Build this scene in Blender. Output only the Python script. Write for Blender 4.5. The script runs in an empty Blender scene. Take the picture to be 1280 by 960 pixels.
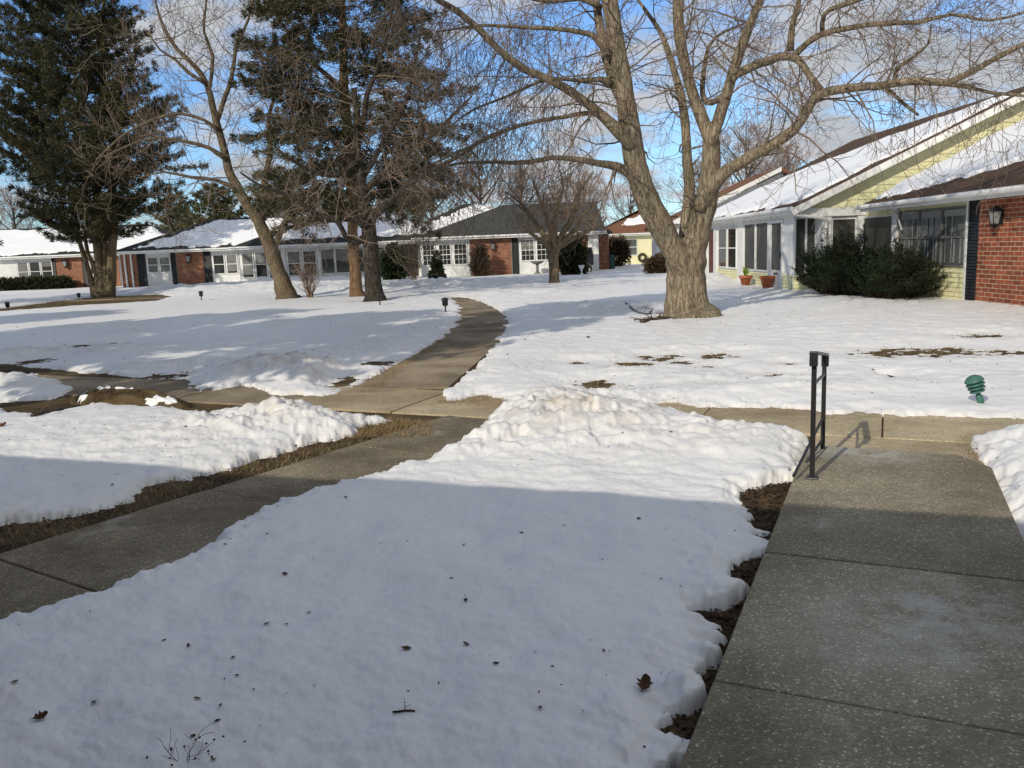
import bpy, math, random
import numpy as np
from mathutils import Vector, Matrix
random.seed(7); rng = np.random.default_rng(7)
S = bpy.context.scene
COL = S.collection
R_ = math.radians

# ------------------------------------------------------------------ view geometry (survey of the photograph)
F_PX, CAM_H = 1035.0, 1.6
PITCH, ROLL = R_(9.22), R_(2.2)
cp, sp, cr, sr = math.cos(PITCH), math.sin(PITCH), math.cos(ROLL), math.sin(ROLL)
VR = Vector((cr, -sr*sp, -sr*cp)); VU = Vector((sr, cr*sp, cr*cp)); VF = Vector((0, cp, -sp))
def ray(px, py): return VF + VR*((px-640)/F_PX) + VU*((480-py)/F_PX)
def gp(px, py, z=0.0):
    d = ray(px, py); t = (z-CAM_H)/d.z
    return (d.x*t, d.y*t)
def at(px, py, Y):
    d = ray(px, py); t = Y/d.y
    return Vector((d.x*t, Y, CAM_H+d.z*t))
def mpp(Y): return Y/F_PX            # metres per photo pixel at depth Y

# ------------------------------------------------------------------ object helpers
def link(o, parent=None):
    COL.objects.link(o)
    if parent is not None: o.parent = parent
    return o
def tag(o, label=None, cat=None, group=None, kind=None):
    if label: o['label'] = label
    if cat: o['category'] = cat
    if group: o['group'] = group
    if kind: o['kind'] = kind
    return o
def thing(name, label, cat, loc=(0, 0, 0), rotz=0.0, group=None):
    o = bpy.data.objects.new(name, None); o.empty_display_size = 0.2
    o.location = loc; o.rotation_euler = (0, 0, rotz)
    return tag(link(o), label, cat, group)
def copy_thing(root, loc, rotz, label, scale=1.0):
    r = root.copy(); COL.objects.link(r); r.location = loc; r.rotation_euler = (0, 0, rotz); r.scale = (scale,)*3
    r['label'] = label
    for ch in list(root.children):
        c = ch.copy(); COL.objects.link(c); c.parent = r
        for g in ch.children:
            d = g.copy(); COL.objects.link(d); d.parent = c
    return r

class MB:
    def __init__(s): s.v = []; s.f = []
    def poly(s, pts):
        n = len(s.v); s.v += [tuple(p) for p in pts]; s.f.append(tuple(range(n, n+len(pts))))
    def hexa(s, c):           # 8 corners: bottom 4 ccw, top 4 ccw
        n = len(s.v); s.v += [tuple(p) for p in c]
        for q in ((3,2,1,0),(4,5,6,7),(0,1,5,4),(1,2,6,5),(2,3,7,6),(3,0,4,7)): s.f.append(tuple(n+i for i in q))
    def box(s, x0, y0, z0, x1, y1, z1):
        x0, x1 = min(x0,x1), max(x0,x1); y0, y1 = min(y0,y1), max(y0,y1); z0, z1 = min(z0,z1), max(z0,z1)
        s.hexa([(x0,y0,z0),(x1,y0,z0),(x1,y1,z0),(x0,y1,z0),(x0,y0,z1),(x1,y0,z1),(x1,y1,z1),(x0,y1,z1)])
    def obox(s, o, ax, ay, az):   # corner + 3 edge vectors
        o, ax, ay, az = map(Vector, (o, ax, ay, az))
        s.hexa([o, o+ax, o+ax+ay, o+ay, o+az, o+ax+az, o+ax+ay+az, o+ay+az])
    def prism(s, pts, z0, z1):
        n = len(s.v); k = len(pts)
        s.v += [(x, y, z0) for x, y in pts] + [(x, y, z1) for x, y in pts]
        s.f.append(tuple(range(n+k-1, n-1, -1))); s.f.append(tuple(range(n+k, n+2*k)))
        for i in range(k):
            j = (i+1) % k; s.f.append((n+i, n+j, n+k+j, n+k+i))
    def tube(s, pts, rad, sides=6, wob=None, cap=True):
        n0 = len(s.v); m = len(pts)
        d = (pts[1]-pts[0]).normalized()
        a = d.orthogonal().normalized()
        for i in range(m):
            if i == 0: t = pts[1]-pts[0]
            elif i == m-1: t = pts[-1]-pts[-2]
            else: t = pts[i+1]-pts[i-1]
            if t.length < 1e-9: t = d
            t = t.normalized()
            a = a - t*a.dot(t)
            if a.length < 1e-6: a = t.orthogonal()
            a = a.normalized(); b = t.cross(a)
            for k in range(sides):
                th = 2*math.pi*k/sides
                r = rad[i]
                if wob: r *= wob(i/(m-1), th, pts[i])
                q = pts[i] + a*(math.cos(th)*r) + b*(math.sin(th)*r)
                s.v.append((q.x, q.y, q.z))
        for i in range(m-1):
            for k in range(sides):
                k2 = (k+1) % sides
                s.f.append((n0+i*sides+k, n0+i*sides+k2, n0+(i+1)*sides+k2, n0+(i+1)*sides+k))
        if cap:
            s.f.append(tuple(n0+k for k in range(sides-1, -1, -1)))
            s.f.append(tuple(n0+(m-1)*sides+k for k in range(sides)))
    def lathe(s, prof, cx=0, cy=0, cz=0, sides=20, M=None):
        n0 = len(s.v); m = len(prof)
        for r, z in prof:
            for k in range(sides):
                th = 2*math.pi*k/sides
                p = Vector((cx+r*math.cos(th), cy+r*math.sin(th), cz+z))
                if M: p = M @ p
                s.v.append(tuple(p))
        for i in range(m-1):
            for k in range(sides):
                k2 = (k+1) % sides
                s.f.append((n0+i*sides+k, n0+i*sides+k2, n0+(i+1)*sides+k2, n0+(i+1)*sides+k))
        s.f.append(tuple(n0+k for k in range(sides-1, -1, -1))); s.f.append(tuple(n0+(m-1)*sides+k for k in range(sides)))
    def build(s, name, mat, parent=None, smooth=False, M=None):
        me = bpy.data.meshes.new(name); me.from_pydata(s.v, [], s.f)
        if smooth: me.polygons.foreach_set('use_smooth', [True]*len(me.polygons))
        me.materials.append(mat); me.update()
        o = bpy.data.objects.new(name, me)
        return link(o, parent)

# ------------------------------------------------------------------ materials
def nmat(name, rough=0.7, spec=0.3, metal=0.0):
    m = bpy.data.materials.new(name); m.use_nodes = True
    nt = m.node_tree; b = nt.nodes['Principled BSDF']
    b.inputs['Roughness'].default_value = rough
    b.inputs['Specular IOR Level'].default_value = spec
    b.inputs['Metallic'].default_value = metal
    return m, nt, b
def N(nt, typ, **kw):
    n = nt.nodes.new(typ)
    for k, v in kw.items():
        if k in n.inputs: n.inputs[k].default_value = v
        else: setattr(n, k, v)
    return n
def ramp(nt, fac, stops):
    r = nt.nodes.new('ShaderNodeValToRGB'); e = r.color_ramp.elements
    while len(e) < len(stops): e.new(0.5)
    for i, (p, c) in enumerate(stops):
        e[i].position = p; e[i].color = (*c, 1) if len(c) == 3 else c
    nt.links.new(fac, r.inputs[0]); return r.outputs[0]
def coords(nt, scale=(1, 1, 1), kind='Object'):
    tc = N(nt, 'ShaderNodeTexCoord'); mp = N(nt, 'ShaderNodeMapping'); mp.inputs['Scale'].default_value = scale
    nt.links.new(tc.outputs[kind], mp.inputs[0]); return mp.outputs[0]
def noise(nt, vec, scale, detail=4, rough=0.55):
    n = N(nt, 'ShaderNodeTexNoise', Scale=scale, Detail=detail, Roughness=rough)
    nt.links.new(vec, n.inputs['Vector']); return n.outputs['Fac']
def mixc(nt, fac, a, b, mode='MIX'):
    m = N(nt, 'ShaderNodeMix', data_type='RGBA', blend_type=mode)
    for sock, val in ((0, fac), (6, a), (7, b)):
        if hasattr(val, 'is_linked') or hasattr(val, 'links'): nt.links.new(val, m.inputs[sock])
        elif sock == 0: m.inputs[0].default_value = val
        else: m.inputs[sock].default_value = (*val, 1)
    return m.outputs[2]
def bump(nt, b, h, strength=0.4, dist=0.02):
    n = N(nt, 'ShaderNodeBump', Strength=strength, Distance=dist)
    nt.links.new(h, n.inputs['Height']); nt.links.new(n.outputs[0], b.inputs['Normal']); return n
def plain(name, col, rough=0.6, spec=0.3, metal=0.0, var=0.12, scale=6.0, bstr=0.0):
    m, nt, b = nmat(name, rough, spec, metal)
    v = coords(nt); n = noise(nt, v, scale)
    c0 = tuple(max(0, c*(1-var)) for c in col); c1 = tuple(min(1, c*(1+var)) for c in col)
    nt.links.new(ramp(nt, n, [(0.3, c0), (0.7, c1)]), b.inputs['Base Color'])
    if bstr: bump(nt, b, noise(nt, v, scale*6), bstr, 0.01)
    return m
def bark(name, c0, c1, c2, scale=5.0, stretch=0.18, bstr=0.9, dist=0.03):
    m, nt, b = nmat(name, 0.92, 0.12)
    v = coords(nt, (1, 1, stretch)); n1 = noise(nt, v, scale*4.5, 6, 0.62); n2 = noise(nt, coords(nt), 1.1, 5); n3 = noise(nt, v, scale*3.6, 5, 0.6)
    ab = N(nt, 'ShaderNodeMath', operation='ABSOLUTE'); sb = N(nt, 'ShaderNodeMath', operation='SUBTRACT'); sb.inputs[1].default_value = 0.5
    nt.links.new(n3, sb.inputs[0]); nt.links.new(sb.outputs[0], ab.inputs[0])
    fis = ramp(nt, ab.outputs[0], [(0.0, (0.50, 0.47, 0.44)), (0.05, (1, 1, 1))])
    c = ramp(nt, n1, [(0.30, c0), (0.5, c1), (0.70, c2)])
    c = mixc(nt, ramp(nt, n2, [(0.42, (0, 0, 0)), (0.7, (0.55, 0.55, 0.55))]), c, (c1[0]*0.75, c1[1]*0.85, c1[2]*0.85))
    c = mixc(nt, 0.85, c, fis, 'MULTIPLY')
    nt.links.new(c, b.inputs['Base Color'])
    h = N(nt, 'ShaderNodeMath', operation='MULTIPLY_ADD'); h.inputs[1].default_value = 0.5; sp_ = N(nt, 'ShaderNodeSeparateColor'); nt.links.new(fis, sp_.inputs[0])
    nt.links.new(n1, h.inputs[0]); nt.links.new(sp_.outputs[0], h.inputs[2])
    bump(nt, b, h.outputs[0], bstr, dist); return m
def leafmat(name, stops, rough=0.65):
    m, nt, b = nmat(name, rough, 0.2)
    g = N(nt, 'ShaderNodeNewGeometry'); n = noise(nt, coords(nt), 0.9, 3)
    a = N(nt, 'ShaderNodeMath', operation='MULTIPLY_ADD'); a.inputs[1].default_value = 0.55
    nt.links.new(g.outputs['Random Per Island'], a.inputs[0])
    s2 = N(nt, 'ShaderNodeMath', operation='MULTIPLY'); s2.inputs[1].default_value = 0.6
    nt.links.new(n, s2.inputs[0]); nt.links.new(s2.outputs[0], a.inputs[2])
    nt.links.new(ramp(nt, a.outputs[0], stops), b.inputs['Base Color'])
    return m
def brick(name, tint=1.0, rowh=0.085, bw=0.24):
    m, nt, b = nmat(name, 0.85, 0.2)
    tc = N(nt, 'ShaderNodeTexCoord'); sx = N(nt, 'ShaderNodeSeparateXYZ'); nt.links.new(tc.outputs['Object'], sx.inputs[0])
    ad = N(nt, 'ShaderNodeMath', operation='ADD'); nt.links.new(sx.outputs[0], ad.inputs[0]); nt.links.new(sx.outputs[1], ad.inputs[1])
    cb = N(nt, 'ShaderNodeCombineXYZ'); nt.links.new(ad.outputs[0], cb.inputs[0]); nt.links.new(sx.outputs[2], cb.inputs[1])
    br = N(nt, 'ShaderNodeTexBrick', Scale=1.0); nt.links.new(cb.outputs[0], br.inputs['Vector'])
    br.inputs['Brick Width'].default_value = bw; br.inputs['Row Height'].default_value = rowh
    br.inputs['Mortar Size'].default_value = 0.011; br.inputs['Mortar Smooth'].default_value = 0.3; br.inputs['Bias'].default_value = -0.1
    t = tint
    br.inputs['Color1'].default_value = (0.30*t, 0.085*t, 0.042*t, 1); br.inputs['Color2'].default_value = (0.12*t, 0.035*t, 0.024*t, 1)
    br.inputs['Mortar'].default_value = (0.50, 0.37, 0.25, 1)
    n = noise(nt, coords(nt), 3.0, 5)
    c = mixc(nt, ramp(nt, n, [(0.35, (0, 0, 0)), (0.75, (0.5, 0.5, 0.5))]), br.outputs['Color'], (0.12, 0.04, 0.028), 'MIX')
    nt.links.new(c, b.inputs['Base Color'])
    inv = N(nt, 'ShaderNodeMath', operation='SUBTRACT'); inv.inputs[0].default_value = 1.0; nt.links.new(br.outputs['Fac'], inv.inputs[1])
    bump(nt, b, inv.outputs[0], 0.6, 0.012); return m
def shingle(name, c0, c1):
    m, nt, b = nmat(name, 0.92, 0.15)
    v = coords(nt); n1 = noise(nt, v, 2.2, 6, 0.65); n2 = noise(nt, v, 26, 3)
    c = mixc(nt, 0.5, ramp(nt, n1, [(0.3, c0), (0.7, c1)]), ramp(nt, n2, [(0.3, c0), (0.7, c1)]))
    nt.links.new(c, b.inputs['Base Color']); bump(nt, b, n2, 0.6, 0.02)
    return m
def concrete(name, base, pebble, scale, amt, stain, worn=None):
    m, nt, b = nmat(name, 0.9, 0.2)
    v = coords(nt)
    n1 = noise(nt, v, 1.1, 6, 0.6); n2 = noise(nt, v, 9, 5, 0.65)
    vo = N(nt, 'ShaderNodeTexVoronoi', Scale=scale); nt.links.new(v, vo.inputs['Vector'])
    vo2 = N(nt, 'ShaderNodeTexVoronoi', Scale=scale*0.45); nt.links.new(v, vo2.inputs['Vector'])
    sep = N(nt, 'ShaderNodeSeparateColor'); nt.links.new(vo.outputs['Color'], sep.inputs[0])
    pc = ramp(nt, sep.outputs[0], [(0.0, tuple(x*0.30 for x in pebble)), (0.5, tuple(x*0.75 for x in pebble)), (0.8, pebble), (1.0, tuple(min(1, x*1.75) for x in pebble))])
    pm = ramp(nt, vo.outputs['Distance'], [(0.25, (amt,)*3), (0.55, (0, 0, 0))])
    c = mixc(nt, pm, base, pc)
    sep2 = N(nt, 'ShaderNodeSeparateColor'); nt.links.new(vo2.outputs['Color'], sep2.inputs[0])
    big = N(nt, 'ShaderNodeMath', operation='GREATER_THAN'); big.inputs[1].default_value = 0.86; nt.links.new(sep2.outputs[1], big.inputs[0])
    bigm = N(nt, 'ShaderNodeMath', operation='MULTIPLY'); nt.links.new(big.outputs[0], bigm.inputs[0])
    nt.links.new(ramp(nt, vo2.outputs['Distance'], [(0.10, (0.42,)*3), (0.28, (0, 0, 0))]), bigm.inputs[1])
    c = mixc(nt, bigm.outputs[0], c, tuple(min(1, x*1.7) for x in pebble))
    c = mixc(nt, ramp(nt, n1, [(0.35, (0.85, 0.85, 0.85)), (0.62, (0, 0, 0))]), c, stain, 'MULTIPLY')
    c = mixc(nt, 0.35, c, ramp(nt, n2, [(0.3, (0.55, 0.53, 0.5)), (0.7, (1, 1, 1))]), 'MULTIPLY')
    gi = N(nt, 'ShaderNodeNewGeometry')
    c = mixc(nt, 1.0, c, ramp(nt, gi.outputs['Random Per Island'], [(0.0, (0.78, 0.77, 0.76)), (1.0, (1.1, 1.1, 1.1))]), 'MULTIPLY')
    wt = noise(nt, coords(nt, (0.5, 1.0, 1.0)), 0.75, 6, 0.7); c = mixc(nt, ramp(nt, wt, [(0.44, (0, 0, 0)), (0.60, (0.8, 0.8, 0.8))]), c, (0.62, 0.60, 0.57), 'MULTIPLY')
    n7 = noise(nt, v, 1.7, 7, 0.68)
    c = mixc(nt, ramp(nt, n7, [(0.60, (0, 0, 0)), (0.76, (0.55, 0.55, 0.55))]), c, (0.50, 0.48, 0.44))
    for (wx_, wy_, wr_) in (worn or ()):
        mp = N(nt, 'ShaderNodeMapping'); mp.inputs['Location'].default_value = (-wx_/wr_, -wy_/(wr_*0.75), 0); mp.inputs['Scale'].default_value = (1/wr_, 1/(wr_*0.75), 0)
        nt.links.new(N(nt, 'ShaderNodeTexCoord').outputs['Object'], mp.inputs[0])
        gr = N(nt, 'ShaderNodeTexGradient', gradient_type='SPHERICAL'); nt.links.new(mp.outputs[0], gr.inputs[0])
        mu = N(nt, 'ShaderNodeMath', operation='MULTIPLY'); nt.links.new(gr.outputs['Fac'], mu.inputs[0]); nt.links.new(ramp(nt, noise(nt, v, 6, 7, 0.75), [(0.38, (0, 0, 0)), (0.68, (1, 1, 1))]), mu.inputs[1])
        c = mixc(nt, mu.outputs[0], c, (0.48, 0.475, 0.45))
    nt.links.new(c, b.inputs['Base Color'])
    h = N(nt, 'ShaderNodeMath', operation='MULTIPLY_ADD'); h.inputs[1].default_value = -1.0
    nt.links.new(vo.outputs['Distance'], h.inputs[0]); nt.links.new(n2, h.inputs[2])
    bump(nt, b, h.outputs[0], 0.55, 0.006); return m

def snow_mat(name, attr=True, col=(0.775, 0.775, 0.77), fine=1.0):
    m, nt, b = nmat(name, 0.55, 0.25)
    v = coords(nt)
    n1 = noise(nt, v, 22, 5, 0.6); n2 = noise(nt, v, 120, 3); n3 = noise(nt, v, 0.8, 5, 0.6)
    c = ramp(nt, n3, [(0.3, tuple(x*0.93 for x in col)), (0.7, col)])
    if attr:
        a = N(nt, 'ShaderNodeAttribute', attribute_name='dirt')
        nn = noise(nt, v, 5.0, 6, 0.7)
        mm = N(nt, 'ShaderNodeMath', operation='MULTIPLY'); nt.links.new(a.outputs['Fac'], mm.inputs[0])
        nt.links.new(ramp(nt, nn, [(0.36, (0, 0, 0)), (0.62, (1, 1, 1))]), mm.inputs[1])
        c = mixc(nt, mm.outputs[0], c, (0.40, 0.32, 0.23))
        n5 = noise(nt, v, 38, 2)
        c = mixc(nt, ramp(nt, n5, [(0.775, (0, 0, 0)), (0.80, (0.5, 0.5, 0.5))]), c, (0.30, 0.24, 0.17))
    nt.links.new(c, b.inputs['Base Color'])
    ad = N(nt, 'ShaderNodeMath', operation='MULTIPLY_ADD'); ad.inputs[1].default_value = 0.35
    nt.links.new(n2, ad.inputs[0]); nt.links.new(n1, ad.inputs[2])
    bump(nt, b, ad.outputs[0], 0.27*fine, 0.02)
    b.inputs['Subsurface Weight'].default_value = 0.0
    return m

M = {}
M['snow'] = snow_mat('snow_surface')
M['roof_snow'] = snow_mat('snow_on_roof', False, (0.85, 0.86, 0.875), 0.5)
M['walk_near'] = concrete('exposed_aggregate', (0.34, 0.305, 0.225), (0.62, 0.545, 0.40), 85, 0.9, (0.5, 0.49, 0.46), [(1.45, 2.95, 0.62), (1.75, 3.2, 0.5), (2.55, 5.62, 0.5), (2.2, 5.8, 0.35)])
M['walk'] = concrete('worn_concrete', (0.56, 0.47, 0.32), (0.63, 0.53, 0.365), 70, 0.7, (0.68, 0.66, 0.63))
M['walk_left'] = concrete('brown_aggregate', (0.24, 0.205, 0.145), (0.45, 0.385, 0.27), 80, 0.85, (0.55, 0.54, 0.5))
M['wet_shade_walk'] = concrete('damp_shade_concrete', (0.36, 0.295, 0.205), (0.42, 0.345, 0.24), 60, 0.6, (0.5, 0.47, 0.45))  # damp tone; also holds the shade of the left cross walk
M['white'] = plain('white_paint', (0.70, 0.705, 0.69), 0.5, 0.35, var=0.09, scale=2.5)
M['offwhite'] = plain('weathered_white_panel', (0.66, 0.67, 0.66), 0.55, 0.3, var=0.1, scale=2)
M['yellow'] = plain('pale_yellow_siding', (0.70, 0.68, 0.42), 0.5, 0.3, var=0.10, scale=2)
M['yellow_far'] = plain('yellow_wall_paint', (0.72, 0.68, 0.44), 0.55, 0.3, var=0.05, scale=2)
M['brick'] = brick('red_brick'); M['brick_near'] = brick('red_brick_near', 1.2, 0.098, 0.28)
M['shutter'] = plain('black_shutter_paint', (0.018, 0.020, 0.022), 0.5, 0.4)
M['black'] = plain('black_iron_paint', (0.012, 0.012, 0.013), 0.38, 0.5, var=0.3, scale=20)
M['greymetal'] = plain('dark_grey_metal', (0.05, 0.05, 0.05), 0.4, 0.5)
M['shingle'] = shingle('charcoal_shingles', (0.016, 0.018, 0.017), (0.05, 0.052, 0.05))
M['shingle_grey'] = shingle('grey_shingles', (0.03, 0.032, 0.03), (0.085, 0.087, 0.082))
M['shingle_brown'] = shingle('brown_shingles', (0.045, 0.028, 0.019), (0.12, 0.075, 0.05))
M['shingle_red'] = shingle('red_brown_shingles', (0.12, 0.055, 0.03), (0.24, 0.12, 0.07))
M['green_door'] = plain('dark_green_door_paint', (0.02, 0.06, 0.05), 0.5, 0.3)
M['redbrown'] = plain('red_brown_door_paint', (0.10, 0.03, 0.02), 0.5, 0.3)
M['terracotta'] = plain('terracotta_clay', (0.36, 0.12, 0.055), 0.8, 0.2, var=0.2, scale=9)
M['soil'] = plain('potting_soil', (0.03, 0.022, 0.015), 0.95, 0.1)
M['stone'] = plain('grey_cast_stone', (0.17, 0.165, 0.155), 0.85, 0.2, var=0.2)
M['curtain'] = plain('pale_curtain_cloth', (0.27, 0.28, 0.27), 0.85, 0.1, var=0.1, scale=12)
M['greenlight'] = plain('weathered_green_plastic', (0.045, 0.13, 0.105), 0.55, 0.35, var=0.3, scale=30)
M['leaf'] = plain('dry_brown_leaf', (0.085, 0.045, 0.022), 0.8, 0.2, var=0.4, scale=40)
M['twig'] = plain('dead_twig', (0.05, 0.032, 0.022), 0.9, 0.1, var=0.3, scale=10)
M['plastic_teal'] = plain('dark_teal_plastic', (0.03, 0.07, 0.065), 0.5, 0.3)
M['bark_big'] = bark('maple_bark', (0.155, 0.125, 0.088), (0.245, 0.20, 0.142), (0.36, 0.305, 0.225), 4.6, 0.16, 0.75, 0.032)
M['bark_pale'] = bark('tan_bark', (0.09, 0.068, 0.045), (0.19, 0.15, 0.10), (0.28, 0.225, 0.15), 6.0, 0.2, 0.8)
M['bark_dark'] = bark('dark_grey_bark', (0.025, 0.021, 0.018), (0.065, 0.055, 0.045), (0.12, 0.10, 0.08), 6.0, 0.2, 0.9)
M['bark_cedar'] = bark('red_cedar_bark', (0.11, 0.066, 0.04), (0.24, 0.15, 0.088), (0.36, 0.25, 0.155), 8.0, 0.05, 0.9)
M['twigs_big'] = plain('maple_twigs', (0.20, 0.152, 0.115), 0.9, 0.15, var=0.35, scale=1.5)
M['twigs_red'] = plain('reddish_twigs', (0.19, 0.135, 0.10), 0.9, 0.15, var=0.35, scale=1.5)
M['twigs_dark'] = plain('dark_twigs', (0.085, 0.065, 0.048), 0.9, 0.15, var=0.35, scale=1.5)
M['twigs_far'] = plain('distant_twigs', (0.24, 0.19, 0.16), 0.95, 0.1, var=0.25, scale=0.6)
M['fir'] = leafmat('dark_fir_needles', [(0.2, (0.018, 0.023, 0.013)), (0.55, (0.050, 0.053, 0.026)), (0.95, (0.13, 0.118, 0.058))])
M['cedar'] = leafmat('olive_cedar_foliage', [(0.2, (0.022, 0.027, 0.015)), (0.55, (0.054, 0.057, 0.029)), (0.95, (0.145, 0.125, 0.065))])
M['yew'] = leafmat('yew_needles', [(0.2, (0.006, 0.011, 0.005)), (0.6, (0.016, 0.026, 0.011)), (0.95, (0.045, 0.058, 0.022))])
M['hedge'] = leafmat('hedge_leaves', [(0.2, (0.015, 0.022, 0.010)), (0.6, (0.034, 0.040, 0.017)), (0.95, (0.06, 0.062, 0.028))])
M['brownshrub'] = leafmat('winter_brown_leaves', [(0.2, (0.03, 0.02, 0.012)), (0.6, (0.07, 0.045, 0.026)), (0.95, (0.13, 0.085, 0.05))])
M['pine_far'] = leafmat('distant_pine_needles', [(0.2, (0.035, 0.042, 0.018)), (0.55, (0.075, 0.078, 0.03)), (0.95, (0.13, 0.12, 0.05))])
M['dry_grass'] = leafmat('dry_grass_blades', [(0.2, (0.14, 0.095, 0.045)), (0.6, (0.28, 0.20, 0.10)), (0.95, (0.40, 0.31, 0.17))], 0.85)
M['litter'] = leafmat('leaf_litter', [(0.2, (0.020, 0.013, 0.008)), (0.6, (0.05, 0.031, 0.018)), (0.95, (0.13, 0.075, 0.04))], 0.85)
def glass_mat(name, col, rough=0.06, spec=0.6):
    m, nt, b = nmat(name, rough, spec)
    v = coords(nt); n = noise(nt, v, 0.7, 3)
    nt.links.new(ramp(nt, n, [(0.35, tuple(x*0.6 for x in col)), (0.65, tuple(x*1.3 for x in col))]), b.inputs['Base Color'])
    return m
M['glass'] = glass_mat('dark_window_glass', (0.030, 0.034, 0.034))
M['screen'] = glass_mat('dark_porch_screen', (0.060, 0.060, 0.054), 0.45, 0.3)
M['glass_lit'] = glass_mat('grey_window_glass', (0.10, 0.11, 0.105), 0.12)
def ground_mat():
    m, nt, b = nmat('soil_and_dead_grass', 0.95, 0.1)
    v = coords(nt); n1 = noise(nt, v, 2.2, 6, 0.65); n2 = noise(nt, v, 30, 5, 0.7)
    c = ramp(nt, n2, [(0.25, (0.018, 0.012, 0.008)), (0.5, (0.06, 0.042, 0.024)), (0.75, (0.12, 0.088, 0.046))])
    c = mixc(nt, ramp(nt, n1, [(0.4, (0, 0, 0)), (0.65, (0.8, 0.8, 0.8))]), c, (0.16, 0.118, 0.06))
    nt.links.new(c, b.inputs['Base Color']); bump(nt, b, n2, 0.9, 0.03); return m
M['ground'] = ground_mat()
m, nt, b = nmat('lamp_globe_glass', 0.3, 0.5); b.inputs['Base Color'].default_value = (0.85, 0.85, 0.82, 1); M['globe'] = m
m, nt, b = nmat('green_leaf_plant', 0.5, 0.3)
nt.links.new(ramp(nt, noise(nt, coords(nt), 20), [(0.3, (0.10, 0.22, 0.02)), (0.7, (0.3, 0.42, 0.06))]), b.inputs['Base Color']); M['plant'] = m

# ------------------------------------------------------------------ numpy noise
def perlin(x, y, seed=0):
    r = np.random.default_rng(seed); perm = r.permutation(256); perm = np.concatenate([perm, perm])
    ga = r.random(256)*2*np.pi; gx, gy = np.cos(ga), np.sin(ga)
    xi = np.floor(x).astype(int); yi = np.floor(y).astype(int); xf = x-xi; yf = y-yi
    u = xf*xf*xf*(xf*(xf*6-15)+10); w = yf*yf*yf*(yf*(yf*6-15)+10)
    def g(ix, iy, dx, dy):
        h = perm[perm[ix & 255]+(iy & 255)]; return gx[h]*dx+gy[h]*dy
    a = g(xi, yi, xf, yf); b_ = g(xi+1, yi, xf-1, yf); c = g(xi, yi+1, xf, yf-1); d = g(xi+1, yi+1, xf-1, yf-1)
    return ((a+(b_-a)*u)*(1-w)+(c+(d-c)*u)*w)*1.5
def fbm(x, y, seed, octs=4, gain=0.5):
    s = 0; a = 1
    for i in range(octs): s = s+a*perlin(x*2**i, y*2**i, seed+i); a *= gain
    return s
def worley(x, y, seed=0):
    r = np.random.default_rng(seed); P = r.random((64, 64, 2))
    xi = np.floor(x).astype(int); yi = np.floor(y).astype(int); best = np.full(x.shape, 9.0)
    for dx in (-1, 0, 1):
        for dy in (-1, 0, 1):
            p = P[(xi+dx) & 63, (yi+dy) & 63]
            best = np.minimum(best, (xi+dx+p[..., 0]-x)**2+(yi+dy+p[..., 1]-y)**2)
    return np.sqrt(best)
def chunks(x, y, seed=0):
    """broken blocks: (random height of the nearest cell, distance to the cell border)"""
    r = np.random.default_rng(seed); P = r.random((64, 64, 2)); Q = r.random((64, 64))
    xi = np.floor(x).astype(int); yi = np.floor(y).astype(int); b1 = np.full(x.shape, 9.0); b2 = np.full(x.shape, 9.0); v = np.zeros(x.shape)
    for dx in (-1, 0, 1):
        for dy in (-1, 0, 1):
            i, j = (xi+dx) & 63, (yi+dy) & 63; p = P[i, j]
            dd = np.sqrt((xi+dx+p[..., 0]-x)**2+(yi+dy+p[..., 1]-y)**2); cl = dd < b1
            b2 = np.where(cl, b1, np.minimum(b2, dd)); v = np.where(cl, Q[i, j], v); b1 = np.where(cl, dd, b1)
    return v, b2-b1
def sdf_poly(X, Y, poly):      # negative inside
    d = np.full(X.shape, 1e9); inside = np.zeros(X.shape, bool)
    n = len(poly)
    for i in range(n):
        x0, y0 = poly[i]; x1, y1 = poly[(i+1) % n]
        ex, ey = x1-x0, y1-y0; L = ex*ex+ey*ey+1e-12
        t = np.clip(((X-x0)*ex+(Y-y0)*ey)/L, 0, 1)
        d = np.minimum(d, (X-x0-t*ex)**2+(Y-y0-t*ey)**2)
        c = (y0 > Y) != (y1 > Y)
        with np.errstate(divide='ignore', invalid='ignore'):
            inside ^= c & (X < (x1-x0)*(Y-y0)/(y1-y0+1e-15)+x0)
    d = np.sqrt(d); return np.where(inside, -d, d)
def smooth(t): t = np.clip(t, 0, 1); return t*t*(3-2*t)
def grid_mesh(name, X, Y, Z, keep, mat, parent=None, attrs=None):
    n, m_ = X.shape
    idx = np.arange(n*m_).reshape(n, m_)
    q = np.stack([idx[:-1, :-1], idx[:-1, 1:], idx[1:, 1:], idx[1:, :-1]], -1)
    k = keep[:-1, :-1] | keep[:-1, 1:] | keep[1:, 1:] | keep[1:, :-1]
    q = q[k]
    used = np.unique(q); rem = np.full(n*m_, -1); rem[used] = np.arange(len(used)); q = rem[q]
    co = np.stack([X.ravel()[used], Y.ravel()[used], Z.ravel()[used]], -1).astype(np.float32)
    me = bpy.data.meshes.new(name); me.vertices.add(len(co)); me.vertices.foreach_set('co', co.ravel())
    me.loops.add(q.size); me.loops.foreach_set('vertex_index', q.ravel().astype(np.int32))
    me.polygons.add(len(q)); me.polygons.foreach_set('loop_start', np.arange(0, q.size, 4, dtype=np.int32))
    me.polygons.foreach_set('use_smooth', np.ones(len(q), bool))
    me.update(calc_edges=True)
    for k_, a in (attrs or {}).items():
        at_ = me.attributes.new(k_, 'FLOAT', 'POINT'); at_.data.foreach_set('value', a.ravel()[used].astype(np.float32))
    me.materials.append(mat); me.validate()
    return link(bpy.data.objects.new(name, me), parent)

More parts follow.
